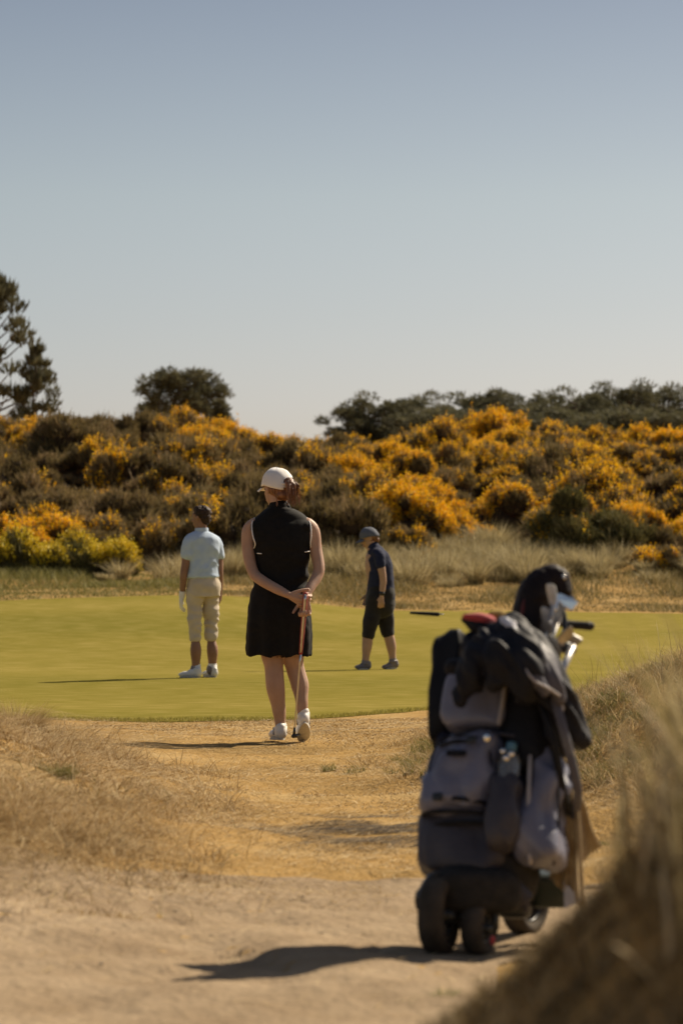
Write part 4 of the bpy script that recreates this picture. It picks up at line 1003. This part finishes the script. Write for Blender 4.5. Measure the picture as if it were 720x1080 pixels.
M_jgrey = mat('slate_jacket_cloth', [(.065, .062, .078), (.095, .09, .108)], scale=12, rough=.55, spec=.4)
M_lining = mat('pale_lining', [(.45, .45, .5), (.6, .6, .64)], scale=20, rough=.6)
M_clear = mat('clear_plastic', [(.35, .38, .38), (.5, .53, .53)], scale=12, rough=.08, spec=.8, coat=1.0)
M_clear.node_tree.nodes['Principled BSDF'].inputs['Transmission Weight'].default_value = .75

Bb = G(513, 932, .04); Tb = G(547, 690, .32)
wv = (Tb-Bb).normalized(); vv = Vector((-.34, -.94, 0)); vv = (vv-wv*vv.dot(wv)).normalized(); uv_ = wv.cross(vv)
MB = Matrix((uv_, vv, wv)).transposed().to_4x4(); MB.translation = Bb
def Lb(u, v, w): return MB@Vector((u, v, w))
def superbox(c, h, e=.45, fn=None, n1=72, n2=44, M=None, wr=0.0, ws=9):
    """rounded puffed box; c centre, h half sizes; fn warps local unit coords"""
    V = []; F = []
    M = M if M is not None else MB
    for j in range(n2+1):
        ph = -math.pi/2+math.pi*j/n2
        for i in range(n1):
            a = 2*math.pi*i/n1
            def p(v, k): return math.copysign(abs(v)**k, v)
            x = p(math.cos(ph), e)*p(math.cos(a), e); y = p(math.cos(ph), e)*p(math.sin(a), e); z = p(math.sin(ph), e)
            if fn: x, y, z = fn(x, y, z)
            q = Vector((c[0]+x*h[0], c[1]+y*h[1], c[2]+z*h[2]))
            if wr:
                q += Vector((x, y, z)).normalized()*wr*(mnoise.noise(q*ws)+1.3*(.25-abs(mnoise.noise(Vector((q.x*ws*1.6+q.z*6, q.y*ws*1.6, q.z*ws*1.1+7)))))+.5*mnoise.noise(Vector((q.x*ws*3, q.y*ws*3, q.z*ws*1.2))))
            V.append((M@q)[:])
    for j in range(n2):
        for i in range(n1): F.append((j*n1+i, j*n1+(i+1) % n1, (j+1)*n1+(i+1) % n1, (j+1)*n1+i))
    b = bmesh.new(); vs = [b.verts.new(v) for v in V]
    for f in F:
        try: b.faces.new([vs[k] for k in f])
        except ValueError: pass
    bmesh.ops.remove_doubles(b, verts=b.verts[:], dist=1e-5)
    return b
def tobj(name, pts, rad, m, parent, n=12):
    b = bmesh.new(); tube(b, pts, rad if isinstance(rad, list) else [rad]*len(pts), n=n); return bm_obj(name, b, m, parent)
bag = thing('golf_bag', at_bag(), 'dark navy and grey golf bag with bulging pockets strapped upright on the trolley', 'golf bag')
# main barrel
b = bmesh.new(); rings = []
for i, (w, hu, hv) in enumerate([(0, .128, .105), (.06, .140, .115), (.2, .142, .118), (.38, .135, .112), (.55, .126, .106), (.70, .122, .102)]): rings.append((0, 0, w, hu, hv))
torso(b, rings, n=40, e=.82); b.transform(MB); barrel = bm_obj('barrel', b, M_bagnavy, bag)
b = bmesh.new(); torso(b, [(0, 0, -.035, .118, .098), (0, 0, -.03, .136, .112), (0, 0, .035, .148, .124), (0, 0, .05, .142, .118)], n=40, e=.82); b.transform(MB); bm_obj('base_cup', b, M_rubber, bag)
b = bmesh.new(); torso(b, [(0, 0, .685, .126, .106), (0, 0, .70, .138, .118), (0, 0, .735, .138, .118), (0, 0, .745, .126, .106)], n=40, e=.82); b.transform(MB); cuff = bm_obj('top_cuff', b, M_bagblack, bag)
for dv in (-.035, .035):
    tobj('divider', [Lb(-.11, dv, .75), Lb(.11, dv, .75)], .010, M_bagblack, cuff)
# pockets
def wrap(x, y, z): return x, y-.35*x*x, z
def pocket(name, c, h, m, e=.42, wr=.008, seam=True, fn=wrap):
    o = bm_obj(name, superbox(c, h, e, fn, wr=wr), m, bag)
    if seam:
        pts = []
        for k in range(17):
            a = math.pi*(k/16); x = math.cos(a); z = math.sin(a)
            x = math.copysign(abs(x)**.5, x); z = abs(z)**.5
            pts.append(Lb(c[0]+x*h[0]*.86, c[1]+h[1]*(.80-.35*x*x*.8), c[2]+(z*1.55-.75)*h[2]*.86))
        tobj('zip', pts, .0032, M_pipe if seam == 'pale' else M_bagblack, o, n=6)
    return o
low = pocket('base_pocket', (-.055, .100, .085), (.128, .060, .100), M_bagbrown, e=.45, wr=.016, seam=False)
big = pocket('front_pocket', (-.058, .135, .275), (.108, .080, .130), M_baggrey, e=.62, wr=.022, seam=True, fn=lambda x, y, z: (x*(1-.14*z)+.16*z, (y-.35*x*x)*(1-.18*z), z))
pts = [Lb(-.060+.104*math.sin(t)*.96, .145+.068*(math.cos(t)**.5 if math.cos(t) > 0 else 0)-.02, .142) for t in np.linspace(-1.45, 1.45, 13)]
tobj('seam', pts, .006, M_bagblack, big)
val = pocket('valuables_pocket', (-.055, .115, .505), (.098, .050, .090), M_baggrey, e=.4, wr=.006, seam=False)
tobj('piping', [Lb(.030, .145, .425), Lb(.036, .150, .50), Lb(.030, .140, .580)], .006, M_pipe, val)
b = superbox((-.075, .166, .515), (.012, .004, .022), .25, n1=16, n2=10); bm_obj('badge', b, M_bagblack, val)
side = pocket('side_pocket', (.160, .060, .20), (.062, .085, .18), M_baggrey, e=.7, wr=.024, seam=False, fn=lambda x, y, z: (x*(1-.25*z), y*(1-.2*z), z))
tobj('piping', [Lb(.125, .125, .36), Lb(.140, .150, .24), Lb(.150, .145, .10), Lb(.16, .12, .02)], .006, M_pipe, side)
pocket('side_panel', (-.168, .02, .57), (.042, .085, .165), M_bagblack, e=.28, wr=.016, seam=False, fn=lambda x, y, z: (x*(1+.1*z), y, z+.15*x))
pocket('garment_pocket', (-.150, .03, .235), (.038, .085, .205), M_bagnavy, e=.55, wr=.012, seam=False)
pocket('bottle_sleeve', (.078, .150, .165), (.048, .052, .115), M_bagbrown, e=.6, wr=.014, seam=False, fn=lambda x, y, z: (x*(1+.1*z), y, z))
pocket('mesh_pocket', (.10, .09, .44), (.072, .055, .155), M_bagblack, e=.5, wr=.012, seam=False)
tobj('handle_loop', [Lb(-.02, .125, .62), Lb(-.01, .17, .64), Lb(.05, .175, .64), Lb(.065, .125, .62)], .009, M_bagblack, bag)
def band(name, pts, w, t, m, parent):
    b = bmesh.new(); tube(b, pts, [(w, t)]*len(pts), n=12); return bm_obj(name, b, m, parent)
band('shoulder_strap', [G(578, 700, .10), G(586, 742, .0), G(598, 790, -.03), G(608, 835, -.02), G(605, 862, .02)], .014, .007, M_jgrey, bag)
band('shoulder_strap', [G(560, 722, .05), G(580, 770, -.02), G(590, 820, -.03), G(600, 858, .0)], .012, .006, M_bagblack, bag)
tobj('compression_strap', [Lb(-.13, .08, .40), Lb(-.06, .135, .395), Lb(.05, .15, .39), Lb(.13, .10, .385), Lb(.15, .02, .38)], .006, M_bagbrown, bag)
b = bmesh.new(); ball(b, Lb(.03, .235, .345), (.010, .006, .014), None, 2); bm_obj('zip_pull', b, M_chrome, bag)

b = superbox((-.055, .232, .30), (.030, .004, .009), .3, n1=16, n2=8); bm_obj('brand_patch', b, M_bagblack, big)
for zz in (.175, .345):
    tobj('webbing', [Lb(-.140, .150, zz), Lb(-.12, .178, zz), Lb(-.06, .208, zz), Lb(.01, .185, zz), Lb(.03, .160, zz)], [(.003, .006)]*5, M_bagblack, big, n=8)
for q in ((-.020, .222, .345), (-.100, .218, .175)):
    b = superbox(q, (.014, .006, .011), .3, n1=16, n2=8); bm_obj('buckle', b, M_plast, big)
for q in ((-.03, .158, .573), (-.085, .155, .575)):
    tobj('zip_pull', [Lb(*q), Lb(q[0]+.003, q[1]+.006, q[2]-.03)], .0035, M_pipe, val, n=6)
tobj('zip', [Lb(-.145, .105, .44), Lb(-.148, .110, .50), Lb(-.13, .125, .575), Lb(-.06, .158, .585), Lb(.01, .145, .58)], .003, M_bagblack, val, n=6)
tobj('zip', [Lb(.185, .13, .36), Lb(.215, .12, .25), Lb(.225, .10, .10), Lb(.215, .08, .03)], .0035, M_bagblack, side, n=6)
# bottle in the sleeve
bt = thing('water_bottle', at_bag(), 'clear water bottle glinting in the sleeve between the front and side pockets', 'bottle')
Cb = (.080, .160)
b = bmesh.new(); torso(b, [(Cb[0], Cb[1], .10, .030, .030), (Cb[0], Cb[1], .13, .033, .033), (Cb[0], Cb[1], .27, .033, .033), (Cb[0], Cb[1], .315, .028, .028), (Cb[0], Cb[1], .335, .014, .014)], n=24); b.transform(MB); bm_obj('bottle_body', b, M_clear, bt)
b = bmesh.new(); torso(b, [(Cb[0], Cb[1], .333, .016, .016), (Cb[0], Cb[1], .358, .0155, .0155)], n=18); b.transform(MB)
bm_obj('bottle_cap', b, mat('teal_plastic', [(.10, .22, .28), (.14, .28, .34)], rough=.3, spec=.6), bt)
for q in ((.065, .185, .325), (.092, .190, .315), (.080, .196, .300)):
    b = bmesh.new(); ball(b, Lb(*q), (.010, .008, .010), None, 2); bm_obj('bottle_ridge', b, M_chrome, bt)

# jacket thrown over the top
jk = thing('jacket', at_bag(), 'dark jacket with slate panels draped over the top of the golf bag', 'jacket')
b = bmesh.new()
for pts, r in (([G(532, 668, .10), G(512, 688, .04), G(498, 712, .02), G(486, 738, .02)], [.045, .055, .045, .020]),
               ([G(535, 666, .08), G(530, 692, -.01), G(522, 718, -.03)], [.045, .055, .030]),
               ([G(540, 664, .10), G(548, 690, .0), G(552, 716, -.03), G(548, 738, -.03)], [.045, .060, .055, .025]),
               ([G(545, 668, .14), G(566, 694, .08), G(580, 722, .05), G(596, 752, .04), G(612, 778, .05)], [.042, .055, .055, .045, .030]),
               ([G(572, 706, .10), G(586, 738, .06), G(592, 772, .06), G(588, 800, .06)], [.045, .050, .045, .022]),
               ([G(520, 676, .16), G(500, 694, .12), G(476, 706, .1)], [.05, .045, .012])):
    tube(b, pts, r, n=16)
fuse('jacket_body', b, M_jack, jk, vox=.007, smooth=4, folds=lambda p: .014*nz(Vector((p.x*1.6+p.z*.9, p.y, p.z*.5)), 12)+.030*(.25-abs(nz(Vector((p.x*1.5+p.z*1.1, p.y, p.z*.35)), 13, 4)))+.010*nz(Vector((p.x+p.z*.5, p.y, p.z*.4)), 34))
b = bmesh.new()
tube(b, [G(556, 672, .06), G(570, 694, .005), G(580, 716, -.01), G(588, 738, -.01)], [(.020, .03), (.036, .03), (.036, .03), (.018, .02)], n=16)
tube(b, [G(548, 690, -.045), G(560, 712, -.06), G(572, 728, -.055)], [.010, .020, .018], n=12)
fuse('sleeve', b, M_jgrey, jk, vox=.006, smooth=3, folds=lambda p: .010*nz(Vector((p.x*2+p.z, p.y, p.z*.5)), 26))
b = bmesh.new()
tube(b, [G(531, 655, .06), G(538, 662, .03), G(546, 674, .015)], [.012, .022, .014], n=14)
fuse('lining', b, M_lining, jk, vox=.005, smooth=2, folds=lambda p: .006*nz(p, 50))
tobj('drawcord', [G(548, 700, -.07), G(560, 716, -.085), G(574, 724, -.08), G(588, 733, -.04)], .004, M_pipe, jk)

# towel hanging at the right of the bag
tw = thing('towel', at_bag(), 'tan towel hanging from the right side of the golf bag', 'towel')
def sheet(c00, c10, c01, c11, m, name, amp=.014, n=18, fr=3.0):
    b = bmesh.new(); g = []
    for j in range(n+1):
        row = []
        for i in range(n+1):
            s, t = i/n, j/n; p = (c00*(1-s)+c10*s)*(1-t)+(c01*(1-s)+c11*s)*t
            p = p+Vector((0, 1, 0))*amp*math.sin(s*math.pi*2*fr+t*1.5)*(.3+.7*t)+Vector((.004*math.sin(t*9+s*4), 0, 0))
            row.append(b.verts.new(p))
        g.append(row)
    for j in range(n):
        for i in range(n): b.faces.new((g[j][i], g[j][i+1], g[j+1][i+1], g[j+1][i]))
    o = bm_obj(name, b, m, tw); s = o.modifiers.new('t', 'SOLIDIFY'); s.thickness = .004; return o
sheet(G(585, 815, .04), G(604, 815, .03), G(580, 928, .07), G(613, 957, -.02), M_tan, 'front_fold')
sheet(G(596, 815, .08), G(604, 815, .09), G(606, 922, .10), G(636, 896, .12), M_tan, 'rear_fold', fr=1.5)
tobj('hem', [G(604, 815, .025), G(609, 870, .0), G(613, 957, -.025)], .006, M_tan, tw, n=8)

# clubs
def club(name, label, shaft_pts, headfn, grip=False):
    t = thing(name, at_bag(), label, 'golf club', None)
    tobj('shaft', shaft_pts, .0055, M_steel, t, n=8)
    headfn(t); return t
def iron_head(base, d, face, parent, k=1.0, m=M_chrome):
    """base = end of the hosel, d = toe direction, face = face normal"""
    d = Vector(d).normalized(); f = Vector(face); f = (f-d*f.dot(d)).normalized(); u = f.cross(d)
    if u.z < 0: u = -u
    prof = [(0, -.004), (.006, .014), (.030, .026), (.058, .040), (.076, .046), (.084, .034), (.080, .006), (.045, -.008), (.015, -.010)]
    b = bmesh.new(); A_, B_ = [], []
    for x, z in prof:
        thick = .005+.007*max(0, (.03-z)/.04)
        A_.append(b.verts.new(Vector(base)+(d*x+u*z)*k+f*thick*k)); B_.append(b.verts.new(Vector(base)+(d*x+u*z)*k-f*thick*.5*k))
    n = len(prof); b.faces.new(A_); b.faces.new(B_[::-1])
    for i in range(n): b.faces.new((A_[i], B_[i], B_[(i+1) % n], A_[(i+1) % n]))
    bmesh.ops.bevel(b, geom=b.edges[:], offset=.0015, segments=2, affect='EDGES')
    tube(b, [Vector(base)-wv*.055*k+d*.004, Vector(base)+d*.006*k], [.0072*k, .0085*k], n=10)
    bm_obj('club_head', b, m, parent, smooth=False)
cs = [((592, 628, .24), (.5, .1, -.6), (-.2, -1, .5), 'iron with a bright chrome head just under the black driver cover'),
      ((590, 662, .28), (.55, .2, .75), (-.5, -.8, -.45), 'chrome iron with its toe pointing up beside the trolley handle'),
      ((582, 668, .24), (.25, -.2, .95), (-.6, -.7, -.5), 'upright chrome iron nearest the jacket'),
      ((592, 682, .32), (.8, .2, .35), (-.1, -.8, -.6), 'lowest chrome iron above the trolley knob'),
      ((576, 680, .22), (.5, -.3, .7), (-.4, -.8, -.5), 'dull grey iron partly behind the slate jacket sleeve')]
for (px, py, dy), d, f, lab in cs:
    base = G(px, py, dy)
    club('golf_club', lab, [Lb(random.uniform(-.02, .08), random.uniform(-.06, .05), .35), base-wv*.03], lambda t: iron_head(base, d, f, t, .8, M_iron if 'bright' not in lab else M_chrome))
for (px, py, dy), d, f, lab in (((598, 646, .30), (.7, .1, .5), (-.5, -.8, -.2), 'chrome wedge behind the driver cover, just above the handle bar'),
                                ((588, 640, .22), (.2, -.1, .9), (-.3, -.9, .1), 'slim chrome iron standing against the driver cover'),
                                ((602, 668, .34), (.6, .1, -.8), (-.4, -.9, .0), 'chrome iron with its toe hanging down under the handle bar')):
    base = G(px, py, dy)
    club('golf_club', lab, [Lb(random.uniform(0, .08), random.uniform(-.06, .05), .35), base-wv*.03], lambda t: iron_head(base, d, f, t, .72, M_iron))
def drv(t):
    b = bmesh.new()
    tube(b, [G(556, 705, .26), G(562, 675, .28), G(567, 648, .30), G(573, 628, .31), G(580, 617, .31), G(588, 612, .31)], [.036, .048, .056, .058, .052, .042], n=20)
    tube(b, [G(578, 614, .31), G(588, 608, .31), G(598, 612, .30), G(602, 625, .29)], [.042, .036, .032, .024], n=18)
    tube(b, [G(566, 690, .30), G(571, 660, .32), G(577, 632, .32)], [.030, .040, .036], n=18)
    c = fuse('headcover', b, M_cover, t, vox=.005, smooth=3, folds=lambda p: .004*nz(p, 22)+.003*nz(p, 60))
    b = bmesh.new(); tube(b, [G(548, 690, .235), G(553, 660, .245), G(559, 634, .262)], [.006, .007, .005], n=8); bm_obj('trim', b, mat('dark_red_trim', [(.10, .02, .018), (.14, .03, .025)], rough=.5), c)
    b = bmesh.new(); tube(b, [G(562, 680, .235), G(566, 656, .250), G(572, 632, .262)], [.006, .009, .004], n=8); bm_obj('panel', b, M_baggrey, c)
    b = bmesh.new(); ball(b, G(601, 610, .275), (.008, .006, .011)); bm_obj('badge', b, M_steel, c)
club('driver', 'driver in a tall black hooded headcover, the highest thing in the golf bag', [Lb(.02, 0, .4), G(556, 680, .27)], drv)
def red(t):
    b = bmesh.new(); tube(b, [G(524, 688, .17), G(516, 672, .15), G(506, 661, .14), G(491, 655, .13)], [.030, .034, .030, .010], n=16)
    c = fuse('headcover', b, M_jack, t, vox=.005, smooth=2, folds=lambda p: .003*nz(p, 40))
    b = bmesh.new(); tube(b, [G(518, 656, .14), G(508, 653, .13), G(492, 651, .12)], [(.020, .016), (.020, .016), (.008, .008)], n=14); ball(b, G(514, 654, .14), (.018, .02, .015)); bm_obj('crown_patch', b, M_red, c)
club('fairway_wood', 'fairway wood in a black and red headcover leaning left above the jacket', [Lb(-.04, .02, .4), G(524, 688, .17)], red)
def gold(t):
    b = bmesh.new(); tube(b, [G(534, 680, .20), G(531, 662, .20), G(530, 652, .19)], [.028, .030, .024], n=16); ball(b, G(529, 652, .19), (.034, .030, .022))
    fuse('headcover', b, M_gold, t, vox=.005, smooth=2, folds=lambda p: .003*nz(p, 50))
club('hybrid_club', 'club in an ochre headcover behind the jacket between the red cover and the driver', [Lb(-.01, 0, .4), G(534, 680, .20)], gold)
for px, py, dy, r, lab in ((583.5, 634.5, .26, .0095, 'pale golf ball'), (593.5, 633.5, .27, .0075, 'small pale bead')): pass

# trolley
tl = thing('golf_trolley', at_bag(), 'black golf trolley with dusty wheels carrying the bag, handle pointing right', 'golf trolley')
def wheel(c, ax, r, tr, parent, hub=M_plast):
    ax = Vector(ax).normalized(); u, v = ring_frame(ax); c = Vector(c)
    n, k = 40, 14; b = bmesh.new(); R = []
    for i in range(n):
        a = 2*math.pi*i/n; d = u*math.cos(a)+v*math.sin(a); ring = []
        for j in range(k):
            e = 2*math.pi*j/k; ring.append(b.verts.new(c+d*(r-tr*.75+tr*.75*math.cos(e)*(1 if i % 2 else .97))+ax*tr*1.15*math.copysign(abs(math.sin(e))**.8, math.sin(e))))
        R.append(ring)
    for i in range(n):
        for j in range(k): b.faces.new((R[i][j], R[(i+1) % n][j], R[(i+1) % n][(j+1) % k], R[i][(j+1) % k]))
    w = bpy.data.objects.new('wheel', None); link(w, parent)
    bm_obj('tyre', b, M_dust, w)
    b = bmesh.new(); tube(b, [c-ax*tr*.9, c+ax*tr*.9], [r*.22, r*.22], n=18)
    for i in range(5):
        a = 2*math.pi*i/5; d = u*math.cos(a)+v*math.sin(a); tube(b, [c+ax*tr*.4, c+d*(r-tr*1.4)+ax*tr*.5], [.009, .008], n=8)
    for s in (-1, 1):
        pts = [c+(u*math.cos(a)+v*math.sin(a))*(r-tr*1.45)+ax*tr*.55*s for a in np.linspace(0, 2*math.pi, 25)]
        tube(b, pts, [.006]*25, n=6, caps=False)
    bm_obj('rim', b, hub, w)
    return w
def gl_z(x, dy): return H1(xB+x, YB+dy)-zB
def on_ground(px, dy, r): 
    x = (px-500)/sB*(1+dy/YB); return Vector((x, dy, gl_z(x, dy)+r-.003))
wheel(on_ground(461, -.10, .112), (.95, -.30, 0), .112, .032, tl)
w2 = wheel(on_ground(503, -.10, .078), (.88, -.42, 0), .078, .027, tl)
wheel(on_ground(560, .42, .115), (.86, -.50, 0), .115, .030, tl)
b = bmesh.new(); ball(b, on_ground(516, -.15, .05)+Vector((.0, -.0, .0)), (.008, .006, .014), None, 2); bm_obj('hub_cap', b, M_red, w2)
c1 = on_ground(461, -.10, .112); c2 = on_ground(503, -.10, .078); c3 = on_ground(560, .42, .115)
tobj('axle', [c1, (c1+c3)/2+Vector((0, 0, .02)), c3], .014, M_plast, tl)
for s in (-1, 1): tobj('fork', [c2+Vector((.045*s, 0, 0)), c2+Vector((.045*s, .03, .09)), G(505, 925, .03)+Vector((.02*s, 0, 0))], [.010, .012, .012], M_plast, tl)
I4 = Matrix()
bm_obj('lower_bracket', superbox(G(500, 934, -.05), (.122, .095, .066), .5, fn=lambda x, y, z: (x, y, z-.12*x*x), M=I4, wr=.006), M_rubber, tl)
for k_, (p, q) in enumerate(((475, 552), (440, 476))):
    pts = [G(p+(q-p)*t, 958-38*math.sin(math.pi*(.12+.80*t)), -.115+.05*t) for t in np.linspace(0, 1, 9)]
    b = bmesh.new(); tube(b, pts, [(.012, .030)]*9, n=12); bm_obj('mudguard', b, M_plast if k_ else M_bagbrown, tl)
bm_obj('battery_box', superbox(G(585, 945, .20), (.060, .075, .050), .35, M=I4), mat('dark_green_plastic', [(.018, .026, .020), (.026, .036, .028)], rough=.45), tl)
bm_obj('motor_housing', superbox(G(545, 962, .18), (.050, .06, .036), .6, M=I4), M_plast, tl)
tobj('spine', [G(515, 945, .06), G(548, 850, .24), G(572, 760, .40), G(592, 706, .50), G(606, 684, .56)], .014, M_alu, tl)
tobj('spine', [G(535, 955, .16), G(566, 880, .26), G(600, 800, .36), G(604, 730, .46), G(588, 690, .54)], .010, M_bagblack, tl)
tobj('frame_rail', [c2+Vector((0, .03, .06)), G(530, 945, .10), c3+Vector((-.05, 0, .03))], .012, M_alu, tl)
tobj('fold_link', [G(590, 722, .10), G(588, 704, .12), G(583, 690, .16)], [.012, .018, .014], M_lining, tl)
tobj('fold_link', [G(593, 716, .12), G(600, 700, .14), G(609, 685, .2)], [.012, .011, .010], M_alu, tl)
tobj('fold_link', [G(591, 748, .0), G(593, 730, .04)], [.009, .010], M_lining, tl)
b = bmesh.new(); tube(b, [G(606, 688, .55), G(616, 690, .54)], [.016, .020], n=16); bm_obj('knob', b, M_plast, tl)
b = bmesh.new(); tube(b, [G(592, 722, .45), G(606, 724, .45)], [.007, .009], n=10); bm_obj('latch', b, M_plast, tl)
hd = tobj('handle', [G(584, 676, .56), G(590, 662, .58), G(606, 661, .60), G(618, 663, .61), G(641, 665, .62)], [.010, .011, .012, .013, .014], M_rubber, tl)
tobj('handle_loop', [G(600, 690, .54), G(610, 672, .54), G(608, 648, .56), G(598, 640, .57), G(590, 652, .56)], [.007, .008, .009, .009, .008], M_blackm, tl)
b = bmesh.new()
for p in (G(594, 930, .02), ): 
    q = [p, G(612, 948, -.02), G(594, 958, .0), G(603, 944, .03)]
    vs = [b.verts.new(x) for x in q]; [b.faces.new([vs[i] for i in t]) for t in ((0, 1, 2), (0, 1, 3), (1, 2, 3), (0, 2, 3))]
bm_obj('side_bracket', b, M_lining, tl, smooth=False)
# bungee straps of the trolley round the bag
tobj('trolley_strap', [Lb(-.17, .02, .10), Lb(-.165, .12, .11), Lb(-.06, .172, .115), Lb(.06, .165, .115), Lb(.11, .14, .11)], .007, M_bagblack, tl)
